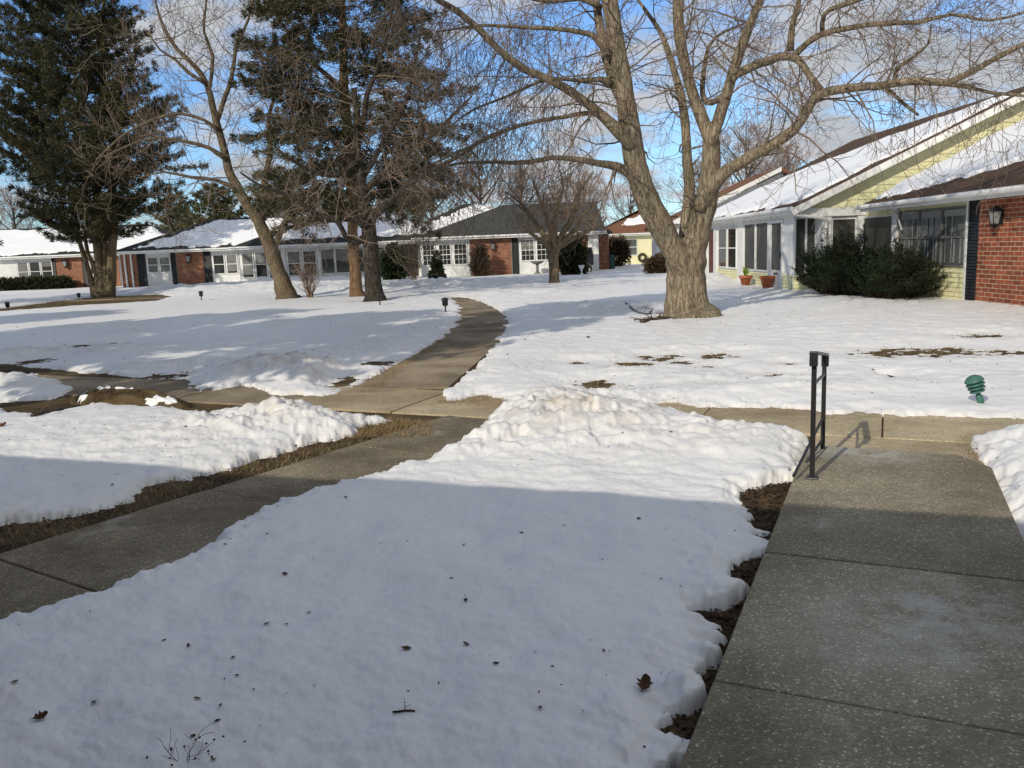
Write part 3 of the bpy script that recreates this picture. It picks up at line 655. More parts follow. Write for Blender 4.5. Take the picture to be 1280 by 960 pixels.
# ------------------------------------------------------------------ leaning bare tree on the left lawn
r = random.Random(31); B0 = (-8.84, 32.4, 0.0)
T = thing('bare_tree', 'slender bare tree with curved tan trunk leaning left on the left lawn', 'tree', B0)
tr = MB(); big = []
w3 = lambda t, th, q: 1+0.06*math.sin(3*th+q.z*1.3)
def b2(lst, Y0, Y1=None):
    p, ra = PXL(lst, Y0, Y1); ra = [q_*0.8 for q_ in ra]; o = limb(tr, p, ra, r, 0.4, 0.15, w3); big.append(o); return o
limbs2 = [b2([(362, 380, 46), (358, 368, 30), (352, 350, 24), (344, 325, 22), (333, 298, 20), (322, 275, 18), (310, 258, 16), (300, 240, 15), (290, 222, 13), (283, 200, 12), (274, 165, 11), (266, 135, 10), (258, 105, 9), (243, 82, 7), (222, 62, 6), (205, 35, 5), (195, 5, 3), (190, -40, 2)], 32.4, 31.5),
          b2([(340, 318, 11), (347, 300, 10), (352, 285, 9), (360, 270, 9), (366, 258, 9)], 32.4, 32.2),
          b2([(328, 275, 13), (330, 250, 12), (331, 225, 10), (338, 190, 8), (336, 150, 6), (345, 110, 5), (350, 60, 3)], 32.6, 33.5),
          b2([(270, 155, 8), (280, 125, 7), (290, 95, 6), (295, 60, 5), (310, 25, 4), (320, -20, 3)], 32.0, 31.5),
          b2([(283, 200, 8), (262, 185, 6), (235, 178, 5), (200, 172, 4), (165, 180, 3), (130, 196, 2)], 31.8, 30.5),
          b2([(276, 165, 7), (255, 150, 5), (225, 142, 4), (190, 150, 4), (150, 172, 3), (120, 200, 2)], 31.8, 30.5),
          b2([(298, 238, 8), (270, 225, 6), (240, 222, 5), (205, 215, 3), (175, 222, 2)], 32, 31),
          b2([(258, 105, 6), (235, 90, 5), (220, 75, 4), (200, 62, 3), (185, 40, 2)], 31.6, 31),
          b2([(262, 110, 6), (266, 70, 5), (255, 40, 4), (258, 0, 3)], 31.6, 32.5)]
tw = MB(); P2 = dict(wig=0.30, up=lambda t: 0.02+0.12*t, rmin=0.006, kids=[0, 3.0, 3.6], kup=0.15)
for i, o in enumerate(limbs2): dress(tw, o[0], o[1], r, 5.2 if i else 4.2, (0.9, 2.7), 2, P2, 0.45 if i == 0 else 0.25, 0.3, 0.022)
local(tr, B0).build('trunk', M['bark_pale'], T, True); local(tw, B0).build('twigs', M['twigs_big'], T, True)

# ------------------------------------------------------------------ dark bare tree in front of the cedar
r = random.Random(41); B0 = (-4.67, 28.4, 0.0)
T = thing('bare_tree', 'dark grey trunked bare tree with low hooked limb in front of the reddish cedar', 'tree', B0)
tr = MB(); big = []
limbs3 = [b2([(469, 384, 50), (468, 374, 34), (466, 355, 26), (464, 325, 24), (461, 295, 23), (459, 272, 22), (454, 245, 17), (449, 215, 14), (446, 180, 12), (447, 150, 10), (444, 125, 9), (442, 110, 8)], 28.4, 28.4),
          b2([(458, 295, 12), (446, 302, 11), (434, 299, 9), (428, 287, 8), (420, 275, 7)], 28.3, 27.6),
          b2([(456, 280, 16), (440, 272, 14), (420, 273, 12), (402, 272, 11), (388, 262, 9), (372, 250, 7), (350, 240, 5), (325, 232, 4), (300, 215, 3)], 28.2, 27.0),
          b2([(462, 272, 15), (476, 262, 13), (490, 250, 11), (510, 232, 9), (540, 212, 7), (575, 195, 5), (610, 170, 4), (640, 160, 2)], 28.2, 26.0),
          b2([(450, 220, 11), (430, 190, 9), (410, 165, 7), (385, 125, 5), (350, 95, 4), (330, 60, 3)], 28.4, 28),
          b2([(450, 170, 10), (456, 140, 9), (458, 120, 8), (470, 90, 6), (482, 50, 5), (490, 10, 4), (500, -40, 3)], 28.4, 27.5),
          b2([(455, 240, 10), (490, 205, 7), (520, 185, 6), (560, 150, 5), (590, 120, 3)], 28.4, 27),
          b2([(452, 225, 9), (485, 170, 7), (510, 120, 5), (520, 70, 4), (530, 20, 3)], 28.5, 29),
          b2([(447, 200, 8), (420, 220, 6), (395, 215, 5), (365, 200, 4), (340, 180, 2)], 28.2, 27)]
tw = MB(); P3 = dict(wig=0.32, up=lambda t: -0.05+0.1*t, rmin=0.0055, kids=[0, 3.2, 4.0], kup=0.05)
for i, o in enumerate(limbs3): dress(tw, o[0], o[1], r, 5.5, (0.8, 2.5), 2, P3, 0.5 if i == 0 else 0.25, 0.28, 0.022)
local(tr, B0).build('trunk', M['bark_dark'], T, True); local(tw, B0).build('twigs', M['twigs_big'], T, True)

# ------------------------------------------------------------------ small knobby tree
r = random.Random(51); B0 = (2.03, 36.6, 0.0)
T = thing('crabapple_tree', 'small knobby bare tree with dense reddish twigs before the dark roofed brick house', 'tree', B0)
tr = MB(); big = []
limbs4 = [b2([(693, 360, 22), (693, 350, 16), (692, 330, 15), (692, 316, 17), (694, 308, 16)], 36.6, 36.6)]
rl = random.Random(5)
for (ex, ey, mx, my) in [(645, 255, 672, 285), (632, 240, 664, 270), (665, 222, 682, 268), (700, 212, 695, 262), (730, 228, 714, 275), (752, 250, 722, 285), (758, 272, 728, 292), (645, 285, 672, 298), (742, 215, 720, 262), (680, 240, 688, 280)]:
    limbs4.append(b2([(692+rl.uniform(-5, 5), 314, 9), ((692+mx)/2, (312+my)/2, 8), (mx, my, 6.5), ((mx+ex)/2+rl.uniform(-8, 8), (my+ey)/2, 4.5), (ex, ey, 2)], 36.6, 36.6+rl.uniform(-3, 3)))
tw = MB(); P4 = dict(wig=0.4, up=lambda t: 0.0, rmin=0.0075, kids=[0, 4, 4.5], kup=0.0)
for i, o in enumerate(limbs4[1:]): dress(tw, o[0], o[1], r, 4.2, (0.4, 1.15), 2, P4, 0.35, 0.3, 0.016)
local(tr, B0).build('trunk', M['bark_pale'], T, True); local(tw, B0).build('twigs', M['twigs_red'], T, True)

# ------------------------------------------------------------------ evergreens
def blades(mb, p, d, n, L, W, spread, r):
    """a spray of n slim leaves around p pointing along d"""
    for _ in range(n):
        q = p+rvec(r)*spread*r.random()
        dd = (d+rvec(r)*0.75).normalized(); s = dd.cross(rvec(r))
        if s.length < 1e-3: continue
        s = s.normalized()*W*r.uniform(0.6, 1.2); l = dd*L*r.uniform(0.6, 1.3)
        mb.poly([q-s*0.3, q+l*0.5-s, q+l, q+l*0.5+s])
def evergreen(T, B0, trunks, crown, nb, mats, seed, L=0.24, W=0.05, per=9, gap=0.0, droop=0.0, upsw=0.25, step=0.33, trunk_mat=None, bfac=0.02, tight=1.0):
    """crown: list of (z, radius, dx) ; branches radiate from the axis"""
    r = random.Random(seed); tr = MB(); fo = MB()
    for pts, ra in trunks: limb(tr, pts, ra, r, 0.5, 0.1, lambda t, th, q: 1+0.07*math.sin(3*th+q.z)+0.05*math.sin(5*th))
    zs = [c[0] for c in crown]
    def prof(z):
        for i in range(len(crown)-1):
            if crown[i][0] <= z <= crown[i+1][0]:
                t = (z-crown[i][0])/(crown[i+1][0]-crown[i][0]); return crown[i][1]+(crown[i+1][1]-crown[i][1])*t, crown[i][2]+(crown[i+1][2]-crown[i][2])*t
        return 0.1, crown[-1][2]
    for k in range(nb):
        z = zs[0]+(zs[-1]-zs[0])*((k+r.random())/nb)**1.15
        R, dx = prof(z); R *= r.uniform(0.62, 1.12)
        a = r.uniform(0, 6.283); el = upsw*r.uniform(0.3, 1.5)
        base = Vector((B0[0]+dx, B0[1], z)); d = Vector((math.cos(a), math.sin(a), el)).normalized()
        n = max(2, int(R/step)); pts = [base]; cur = base.copy(); dr = d.copy()
        for i in range(n):
            dr = (dr+Vector((0, 0, -droop+0.05))+rvec(r)*0.13).normalized(); cur = cur+dr*(R/n); pts.append(cur.copy())
        tr.tube(pts, [max(0.008, bfac*R/2*(1-i/(n+1))) for i in range(n+1)], 4, cap=False)
        for i in range(1, n+1):
            f = i/n
            if f < 0.22+gap*r.random(): continue
            cnt = max(2, int(per*(0.5+0.8*f)))
            wid = R*0.20*(1.15-f)+0.16
            for j in range(3):
                off = dr.cross(Vector((0, 0, 1))); off = off.normalized() if off.length > 1e-3 else Vector((1, 0, 0))
                q = pts[i]+off*r.uniform(-1, 1)*wid*1.5*tight+Vector((0, 0, r.uniform(-0.12, 0.06)))
                blades(fo, q, (dr*0.8+off*r.uniform(-0.6, 0.6)+Vector((0, 0, r.uniform(-0.1, 0.35)))).normalized(), cnt//3+1, L, W, 0.17, r)
    local(tr, B0).build('trunk', trunk_mat or M['bark_pale'], T, True)
    local(fo, B0).build('crown', mats, T)
B0 = (-20.5, 41.9, 0.0)
T = thing('fir_tree', 'tall dense dark evergreen with three pale stems at the far left lawn', 'tree', B0)
def st(*l): return PXL(l, 41.9)
evergreen(T, B0, [st((128, 376, 20), (127, 350, 12), (122, 310, 11), (120, 270, 9), (124, 180, 8), (128, 80, 6), (130, -20, 4)), st((136, 376, 18), (139, 345, 12), (140, 310, 11), (142, 260, 8), (142, 180, 6)), st((122, 376, 12), (113, 345, 6), (104, 318, 6), (96, 290, 4)), st((125, 374, 10), (120, 340, 6), (110, 318, 5), (106, 290, 4)), st((133, 376, 14), (132, 340, 7), (131, 300, 5))],
          [(2.6, 2.4, 0.0), (3.6, 3.7, 0.0), (4.9, 5.2, 0.1), (7, 5.2, 0.0), (9, 4.4, 0.0), (11, 3.75, 0.0), (13, 3.1, -0.1), (15, 2.3, -0.15), (17.6, 0.4, -0.2)], 420, M['fir'], 3, L=0.20, W=0.018, per=78, upsw=0.22, step=0.27, tight=0.6, droop=0.02, bfac=0.012)
B0 = (-5.77, 32.0, 0.0)
T = thing('cedar_tree', 'cedar with shredding orange red trunk and sparse olive foliage behind the dark bare tree', 'tree', B0)
def st(*l): return PXL(l, 32.0)
evergreen(T, B0, [st((450, 377, 22), (446, 362, 16), (443, 330, 14), (441, 290, 13), (440, 240, 14), (436, 180, 12), (430, 110, 11), (428, 40, 9), (425, -40, 7), (420, -150, 3)), st((443, 330, 5), (445, 345, 6), (453, 375, 9)), st((436, 120, 8), (410, 95, 6), (385, 75, 5), (360, 55, 3))],
          [(2.9, 2.8, 0.1), (4.0, 4.2, 0.1), (6.0, 4.6, 0.1), (8.5, 4.0, 0.1), (11, 3.5, 0.1), (14, 2.4, 0.0), (17.5, 0.5, 0.0)], 330, M['cedar'], 5, L=0.20, W=0.018, per=74, gap=0.2, upsw=0.16, step=0.28, trunk_mat=M['bark_cedar'], tight=0.7, droop=0.07, bfac=0.009)
B0 = (-9.6, 35.0, 0.0)
# lower fir boughs entering at the left edge belong to a second evergreen standing just outside the frame
B0 = (-25.5, 36.5, 0.0)
T = thing('fir_tree', 'evergreen at the left picture edge with only its low dark boughs in view', 'tree', B0)
evergreen(T, B0, [([Vector((-25.5, 36.5, -0.1)), Vector((-25.5, 36.5, 4)), Vector((-25.5, 36.5, 9))], [0.3, 0.2, 0.05])],
          [(1.2, 3.2, 0.0), (2.5, 3.3, 0.0), (4.5, 2.6, 0.0), (7, 1.5, 0.0), (9, 0.3, 0.0)], 130, M['fir'], 8, L=0.24, W=0.028, per=18, gap=0.2, droop=0.05, upsw=0.1)
# evergreens to the left of the viewpoint, outside the frame: they throw the broad shadows on the lawn
for i, (x, y, z0, h, rad, lab) in enumerate([(-9.2, 5.2, 3.5, 13.5, 2.7, 'tall evergreen left of the viewpoint throwing the broad shadow over the path'), (-12.6, 7.6, 3.4, 9.5, 2.9, 'middle evergreen left of the viewpoint shading the left lawn'),
        (-16.6, 10.3, 3.4, 9.3, 2.9, 'round evergreen left of the viewpoint shading the far side of the left lawn'), (-23.0, 14.2, 5.0, 9.0, 2.4, 'evergreen far left outside the view shading the lawn by the fir'), (-32.5, 43.0, 7.0, 19.0, 4.2, 'tall evergreen beyond the left picture edge shading the second roof')]):
    B0 = (x, y, 0.0); T = thing('fir_tree', lab, 'tree', B0)
    evergreen(T, B0, [([Vector((x, y, -0.1)), Vector((x, y, h*0.5)), Vector((x, y, h))], [0.22, 0.14, 0.03])],
              [(z0, rad*0.8, 0), (z0+(h-z0)*0.3, rad, 0), (z0+(h-z0)*0.7, rad*0.8, 0), (h, 0.3, 0)], 170, M['fir'], 60+i, L=0.36, W=0.08, per=12)

# distant trees behind the houses
def far_bare(label, x, y, h, seed, spread):
    r = random.Random(seed); T = thing('bare_tree', label, 'tree', (x, y, 0), 0, 'bare trees behind the houses')
    tr, tw = MB(), MB(); P = dict(wig=0.25, up=lambda t: 0.10, rmin=0.014, kids=[0, 3.4, 4.2], kup=0.3)
    o = limb(tr, [Vector((0, 0, -0.1)), Vector((0.1, 0, h*0.3)), Vector((0.2*spread, 0, h*0.6)), Vector((0.1, 0, h))], [h*0.022, h*0.017, h*0.010, 0.02], r, 0.8, 0.1)
    for k in range(16):
        i = int(len(o[0])*(0.28+0.6*k/16)); a = r.uniform(0, 6.28); L = h*0.45*(1.1-k/20)
        d = Vector((math.cos(a)*spread, math.sin(a)*spread, 0.9)).normalized()
        p = o[0][min(i, len(o[0])-1)]; b_ = limb(tr, [p, p+d*L*0.5, p+d*L+Vector((0, 0, L*0.12))], [h*0.008, h*0.005, 0.02], r, 0.8, 0.1)
        dress(tw, b_[0], b_[1], r, 1.5, (1.0, 2.8), 2, P, 0.1, 0.4, 0.03)
    tr.build('trunk', M['bark_dark'], T, True); tw.build('twigs', M['twigs_far'], T); return T
fb = far_bare('tall bare tree behind the right yellow house gable', at(930, 300, 70).x, 70, 11, 1, 0.8)
fb2 = far_bare('bare tree with reddish twigs rising behind the dark roofed brick house', at(600, 300, 75).x, 75, 11.5, 2, 0.9)
for px, Y, sc, rz, src, lab in [(875, 82, 0.85, 1.0, fb, 'bare tree seen through the fork of the big trunk'), (985, 78, 0.9, 2.2, fb, 'bare tree rising right of the gap behind the yellow house roof'), (540, 82, 1.05, 0.7, fb2, 'bare tree behind the snowy roof left of the dark roof'),
                                (655, 88, 0.95, 2.6, fb2, 'bare tree behind the ridge of the dark roof'), (790, 95, 0.8, 4.0, fb2, 'bare tree beyond the far yellow house'), (730, 92, 0.85, 5.2, fb, 'bare tree behind the right end of the dark roof'), (500, 90, 1.0, 3.3, fb, 'bare tree behind the cedar and snowy roofs'),
                                (20, 90, 0.9, 1.9, fb, 'bare tree behind the leftmost house')]:
    copy_thing(src, (at(px, 300, Y).x, Y, 0), rz, lab, sc)
def far_pine(label, x, y, h, rad, seed):
    B0 = (x, y, 0.0); T = thing('pine_tree', label, 'tree', B0)
    evergreen(T, B0, [([Vector((x, y, -0.1)), Vector((x, y, h*0.6)), Vector((x, y, h))], [0.25, 0.15, 0.03])],
              [(h*0.25, rad*0.8, 0), (h*0.5, rad, 0), (h*0.8, rad*0.75, 0), (h, 0.5, 0)], 150, M['pine_far'], seed, L=0.34, W=0.045, per=26, step=0.4)
far_pine('round olive pine behind the snowy roof left of the leaning tree', at(272, 300, 78).x, 78, 8.4, 2.9, 71)
far_pine('broad olive pine behind the roof right of the leaning tree', at(350, 300, 84).x, 84, 8.8, 3.6, 72)
far_pine('olive pine behind the roof of the leftmost house', at(225, 300, 88).x, 88, 8.6, 3.0, 73)

# ------------------------------------------------------------------ shrubs
def shrub(name, label, loc, blobs, mat, n, L, W, seed, stems=8, cat='shrub', stem_mat=None, ragged=0.18):
    r = random.Random(seed); T = thing(name, label, cat, (loc[0], loc[1], 0)); fo, sm = MB(), MB()
    tot = sum(b[3]*b[4]*b[5] for b in blobs)
    for (bx, by, bz, rx, ry, rz) in blobs:
        m_ = int(n*rx*ry*rz/tot)
        for k in range(m_):
            u = rvec(r); rad = r.random()**0.33
            lump = 1+ragged*math.sin(u.x*5+seed)*math.cos(u.z*6+u.y*4)+r.uniform(-0.12, 0.16)
            p = Vector((bx+u.x*rx*rad*lump, by+u.y*ry*rad*lump, bz+u.z*rz*rad*lump))
            if p.z < 0.04: continue
            blades(fo, p, (u+Vector((0, 0, 0.35))).normalized(), 6, L, W, L*0.7, r)
        for k in range(stems if name != 'hedge' else 0):
            u = rvec(r); e = Vector((bx+u.x*rx*0.9, by+u.y*ry*0.9, max(0.1, bz+abs(u.z)*rz*0.9)))
            b0 = Vector((bx+r.uniform(-.1, .1), by+r.uniform(-.1, .1), 0)); sm.tube([b0, b0.lerp(e, 0.5)+Vector((0, 0, 0.1)), e], [0.022, 0.014, 0.005], 4, cap=False)
    if sm.v: sm.build('stems', stem_mat or M['twig'], T, True)
    fo.build('foliage', mat, T); return T
def yew(label, loc, rx, ry, h, nbr, seed):
    r = random.Random(seed); T = thing('yew_shrub', label, 'shrub', (loc[0], loc[1], 0)); fo, sm = MB(), MB()
    for k in range(nbr):
        a = r.uniform(0, 6.283); q = r.random()**0.6; el = r.uniform(0.15, 1.0)
        base = Vector((math.cos(a)*rx*0.35*q, math.sin(a)*ry*0.35*q, 0.02))
        hh = h*(0.45+0.55*(1-q*q*0.7))*r.uniform(0.75, 1.12)*(0.35+0.65*el)
        tip = Vector((math.cos(a)*rx*q*r.uniform(0.8, 1.12), math.sin(a)*ry*q*r.uniform(0.8, 1.12), hh))
        mid = base.lerp(tip, 0.5)+Vector((math.cos(a)*rx*0.08, math.sin(a)*ry*0.08, 0.12*h*el))
        pts = catmull([base, mid, tip], 0.07); n = len(pts)
        sm.tube(pts, [0.012*(1-0.8*i/n) for i in range(n)], 3, cap=False)
        for i in range(int(n*0.35), n):
            t = (pts[min(i+1, n-1)]-pts[max(i-1, 0)]).normalized(); off = t.cross(Vector((0, 0, 1)))
            off = off.normalized() if off.length > 0.05 else Vector((1, 0, 0))
            for sgn in (-1, 1):
                dd = (t*0.7+off*sgn*r.uniform(0.3, 1)+Vector((0, 0, r.uniform(-0.15, 0.4)))).normalized()
                p0 = pts[i]; ln = r.uniform(0.05, 0.16)
                for j in range(3): blades(fo, p0+dd*ln*j/2, dd, 4, 0.075, 0.0085, 0.03, r)
    sm.build('stems', M['twig'], T, True); fo.build('foliage', M['yew'], T)
yew('wide dark yew bush nearest the white porch posts of the yellow house', (8.98, 22.4), 1.08, 1.75, 1.68, 250, 1)
yew('spreading dark yew bush under the big window beside the brick wall', (9.42, 20.5), 1.02, 1.7, 1.36, 230, 2)
shrub('hedge', 'low clipped hedge under the triple window of the leftmost house', (at(45, 360, 59).x, 59), [(x, 0, 0.42, 0.6, 0.5, 0.42) for x in (-2.1, -1.4, -0.7, 0, 0.7, 1.4, 2.0)], M['hedge'], 1500, 0.22, 0.07, 3, 2, ragged=0.05)
shrub('evergreen_shrub', 'dark upright evergreen shrub beside the open porch with the globe lamp', (at(492, 345, 50).x, 50), [(0, 0, 0.9, 0.65, 0.6, 0.95), (0.1, 0, 1.5, 0.4, 0.4, 0.6)], M['yew'], 900, 0.22, 0.06, 4)
shrub('evergreen_shrub', 'small cone shaped evergreen inside a low wire ring before the porch windows', (at(547, 350, 46).x, 46), [(0, 0, 0.35, 0.38, 0.38, 0.35), (0, 0, 0.8, 0.28, 0.28, 0.4), (0, 0, 1.2, 0.14, 0.14, 0.4)], M['yew'], 700, 0.15, 0.04, 5)
shrub('evergreen_shrub', 'dark bushy evergreen shrub right of the small knobby tree trunk', (at(716, 340, 47).x, 47), [(0, 0, 0.8, 0.75, 0.6, 0.8), (0.2, 0, 1.5, 0.5, 0.5, 0.7), (-0.3, 0, 1.2, 0.4, 0.4, 0.5)], M['hedge'], 1000, 0.22, 0.06, 6)
shrub('brown_shrub', 'dark brown rounded shrub against the left edge of the brick panel', (at(601, 342, 50.5).x, 50.5), [(0, 0, 0.75, 0.5, 0.45, 0.75), (0, 0, 1.4, 0.4, 0.4, 0.6)], M['brownshrub'], 700, 0.2, 0.03, 7, 14)
shrub('brown_shrub', 'bushy rust brown shrub before the far yellow wall', (at(770, 330, 62).x, 62), [(0, 0, 0.9, 0.9, 0.7, 0.9), (0.2, 0, 1.6, 0.7, 0.5, 0.6)], M['brownshrub'], 800, 0.28, 0.04, 8, 14)
shrub('brown_shrub', 'low brown shrub left of the big maple trunk at the house corner', (at(823, 338, 44).x, 44), [(0, 0, 0.45, 0.6, 0.5, 0.45)], M['brownshrub'], 450, 0.22, 0.03, 9, 20)
def bare_bush(label, x, y, h, w, n, seed, mat, lean=0.0):
    r = random.Random(seed); T = thing('bare_bush', label, 'shrub', (x, y, 0)); mb = MB(); P = dict(wig=0.2, up=lambda t: 0.12, rmin=0.007, kids=[0, 4, 4], kup=0.4)
    for k in range(n):
        a = r.uniform(0, 6.28); sp_ = r.uniform(0.1, 1)*w
        d = Vector((math.cos(a)*sp_/h, math.sin(a)*sp_/h, 1)).normalized()
        sprout(mb, Vector((r.uniform(-.12, .12)*w, r.uniform(-.12, .12)*w, -0.02)), d, h*r.uniform(0.7, 1.0), 0.018, r, 2 if h > 1.5 else 1, P)
    mb.build('stems', mat, T, True)
bare_bush('tall bare multi stemmed bush standing before the setback porch', at(517, 348, 47).x, 47, 4.2, 1.3, 22, 1, M['twigs_dark'])
bare_bush('small bare bush beside the foot of the leaning tree', -7.6, 31.9, 1.35, 0.7, 26, 2, M['twigs_red'])
bare_bush('thin bare bush behind the big maple trunk near the far shrubs', at(806, 338, 47).x, 47, 0.9, 0.5, 14, 3, M['twigs_red'])
# wire ring round the small cone evergreen
T = thing('wire_ring', 'low dark wire plant guard ringing the small cone evergreen', 'plant guard', (at(547, 350, 46).x, 45.9, 0)); mb = MB()
ring = [Vector((0.5*math.cos(a), 0.5*math.sin(a), 0.42)) for a in np.linspace(0, 6.283, 18)]
mb.tube(ring, [0.012]*18, 4)
for a in np.linspace(0, 6.283, 10)[:-1]: mb.tube([Vector((0.5*math.cos(a), 0.5*math.sin(a), -0.02)), Vector((0.5*math.cos(a), 0.5*math.sin(a), 0.45))], [0.012, 0.012], 4)
mb.build('wire_frame', M['black'], T)
# ------------------------------------------------------------------ houses: tools
class WF:
    """a wall plane: origin o, direction u along it, outward normal n (house-local)"""
    def __init__(s, o, u, n): s.o, s.u, s.n = Vector(o), Vector(u).normalized(), Vector(n).normalized()
    def box(s, mb, u0, u1, z0, z1, d0, d1):
        u0, u1 = min(u0, u1), max(u0, u1)
        o = s.o+s.u*u0+s.n*d0+Vector((0, 0, z0)); au, an = s.u*(u1-u0), s.n*(d1-d0)
        if au.cross(an).z < 0: o, an = o+an, -an
        mb.obox(o, au, an, (0, 0, z1-z0))
    def p(s, u, z, d): return s.o+s.u*u+s.n*d+Vector((0, 0, z))
RW = random.Random(12)
M['blind'] = plain('window_blind', (0.15, 0.155, 0.15), 0.5, 0.4, var=0.25, scale=2)
def window(w, H, u0, u1, z0, z1, rail=0.5, cols=0, rows=0, fw=0.06, mat='glass', curtain=False, label=None, d=0.03, frame='white'):
    u0, u1 = min(u0, u1), max(u0, u1); mb = MB()
    w.box(mb, u0, u0+fw, z0, z1, 0, d+0.03); w.box(mb, u1-fw, u1, z0, z1, 0, d+0.03)
    w.box(mb, u0+fw, u1-fw, z0, z0+fw, 0, d+0.028); w.box(mb, u0+fw, u1-fw, z1-fw, z1, 0, d+0.028)
    if rail: zr = z0+(z1-z0)*rail; w.box(mb, u0+fw, u1-fw, zr-0.022, zr+0.022, 0, d+0.024)
    for c in range(1, cols): uc = u0+fw+(u1-u0-2*fw)*c/cols; w.box(mb, uc-0.010, uc+0.010, z0+fw, z1-fw, 0.0, d+0.012)
    for c in range(1, rows): zc = z0+fw+(z1-z0-2*fw)*c/rows; w.box(mb, u0+fw, u1-fw, zc-0.009, zc+0.009, 0.0, d+0.010)
    f = mb.build('window', M[frame], H)
    if label: f['label'] = label
    g_ = MB(); w.box(g_, u0+fw*0.9, u1-fw*0.9, z0+fw*0.9, z1-fw*0.9, 0.0, d); g_.build('pane', M[mat], f)
    q = RW.random()
    if mat != 'screen' and q < 0.65:
        zt = z1-fw-(z1-z0-2*fw)*RW.choice((0.25, 0.4, 0.48, 0.48, 0.9)); mb = MB(); w.box(mb, u0+fw*1.1, u1-fw*1.1, zt, z1-fw*1.05, d, d+0.004); mb.build('blind', M['blind'], f)
    return f
def panel(w, H, name, u0, u1, z0, z1, mat, d=0.02, label=None):
    mb = MB(); w.box(mb, u0, u1, z0, z1, 0, d); o = mb.build(name, M[mat], H)
    if label: o['label'] = label
    return o
def shutter(w, H, u0, u1, z0, z1, mat='shutter', d=0.05):
    mb = MB(); u0, u1 = min(u0, u1), max(u0, u1)
    w.box(mb, u0, u0+0.05, z0, z1, 0, d); w.box(mb, u1-0.05, u1, z0, z1, 0, d)
    n = int((z1-z0)/0.07)
    for i in range(n):
        z = z0+(z1-z0)*i/n; a, b_ = w.p(u0+0.05, z, d*0.9), w.p(u1-0.05, z, d*0.9); c, e = w.p(u1-0.05, z+0.06, d*0.35), w.p(u0+0.05, z+0.06, d*0.35)
        mb.poly([a, b_, c, e])
    w.box(mb, u0+0.05, u1-0.05, z0, z1, 0, d*0.3)
    return mb.build('shutter', M[mat], H)
def lantern(w, H, u, z, s=1.0):
    mb = MB(); w.box(mb, u-0.05*s, u+0.05*s, z-0.12*s, z+0.22*s, 0, 0.03)
    mb.tube([w.p(u, z+0.12*s, 0.02), w.p(u, z+0.26*s, 0.08*s), w.p(u, z+0.30*s, 0.16*s)], [0.016*s]*3, 6)
    def ring(zz, rad): return [w.p(u+rad*a, zz, 0.17*s+rad*b_) for a, b_ in ((-1, -1), (1, -1), (1, 1), (-1, 1))]
    for (za, ra, zb, rb) in ((z+0.30*s, 0.015*s, z+0.20*s, 0.12*s), (z+0.20*s, 0.12*s, z+0.175*s, 0.12*s), (z-0.10*s, 0.065*s, z-0.13*s, 0.065*s), (z-0.13*s, 0.065*s, z-0.2*s, 0.015*s)):
        A, B = ring(za, ra), ring(zb, rb)
        for i in range(4): mb.poly([A[i], A[(i+1) % 4], B[(i+1) % 4], B[i]])
    A, B = ring(z+0.18*s, 0.105*s), ring(z-0.10*s, 0.06*s)
    for i in range(4): mb.tube([A[i], B[i]], [0.009*s]*2, 4)
    l = mb.build('wall_lantern', M['black'], H)
    g_ = MB(); A, B = ring(z+0.178*s, 0.095*s), ring(z-0.098*s, 0.052*s)
    for i in range(4): g_.poly([A[i], A[(i+1) % 4], B[(i+1) % 4], B[i]])
    g_.build('lantern_glass', M['curtain'], l)
def clapboard(w, H, u0, u1, z0, z1, mat='yellow', pitch=0.18, top=None, name='siding'):
    """overlapping boards, each leaning out at its lower edge; top(u)->z limits for gables given as (uL(z), uR(z))"""
    mb = MB(); z = z0; u0, u1 = min(u0, u1), max(u0, u1)
    while z < z1-0.01:
        zt = min(z+pitch, z1)
        a0, a1 = (u0, u1) if top is None else top(z); b0, b1 = (u0, u1) if top is None else top(zt)
        if a1-a0 > 0.02:
            mb.poly([w.p(a0, z, 0.030), w.p(a1, z, 0.030), w.p(b1, zt, 0.008), w.p(b0, zt, 0.008)])
            mb.poly([w.p(a0, z, 0.006), w.p(a1, z, 0.006), w.p(a1, z, 0.030), w.p(a0, z, 0.030)])
        z = zt
    return mb.build(name, M[mat], H)
def roof_snow(H, O, U, Sv, poly, seed, th=0.08, res=0.1, jag=0.14):
    O, U, Sv = Vector(O), Vector(U).normalized(), Vector(Sv).normalized(); Nn = U.cross(Sv).normalized()
    if Nn.z < 0: Nn = -Nn
    P = np.array(poly); lo, hi = P.min(0)-0.2, P.max(0)+0.2
    A, B = np.meshgrid(np.arange(lo[0], hi[0], res), np.arange(lo[1], hi[1], res))
    d = -sdf_poly(A, B, poly)+jag*fbm(A*0.9, B*0.9, seed, 4, 0.55)-jag*0.4
    h = th*np.sqrt(1-(1-np.clip(d/(th*2.5), 0, 1))**2)*(1+0.25*fbm(A*0.8, B*0.8, seed+9, 3)); h = np.where(d > 0, h+0.012, -0.02)
    Xx = O.x+A*U.x+B*Sv.x+h*Nn.x; Yy = O.y+A*U.y+B*Sv.y+h*Nn.y; Zz = O.z+A*U.z+B*Sv.z+h*Nn.z
    return grid_mesh('roof_snow', Xx, Yy, Zz, d > 0, M['roof_snow'], H)
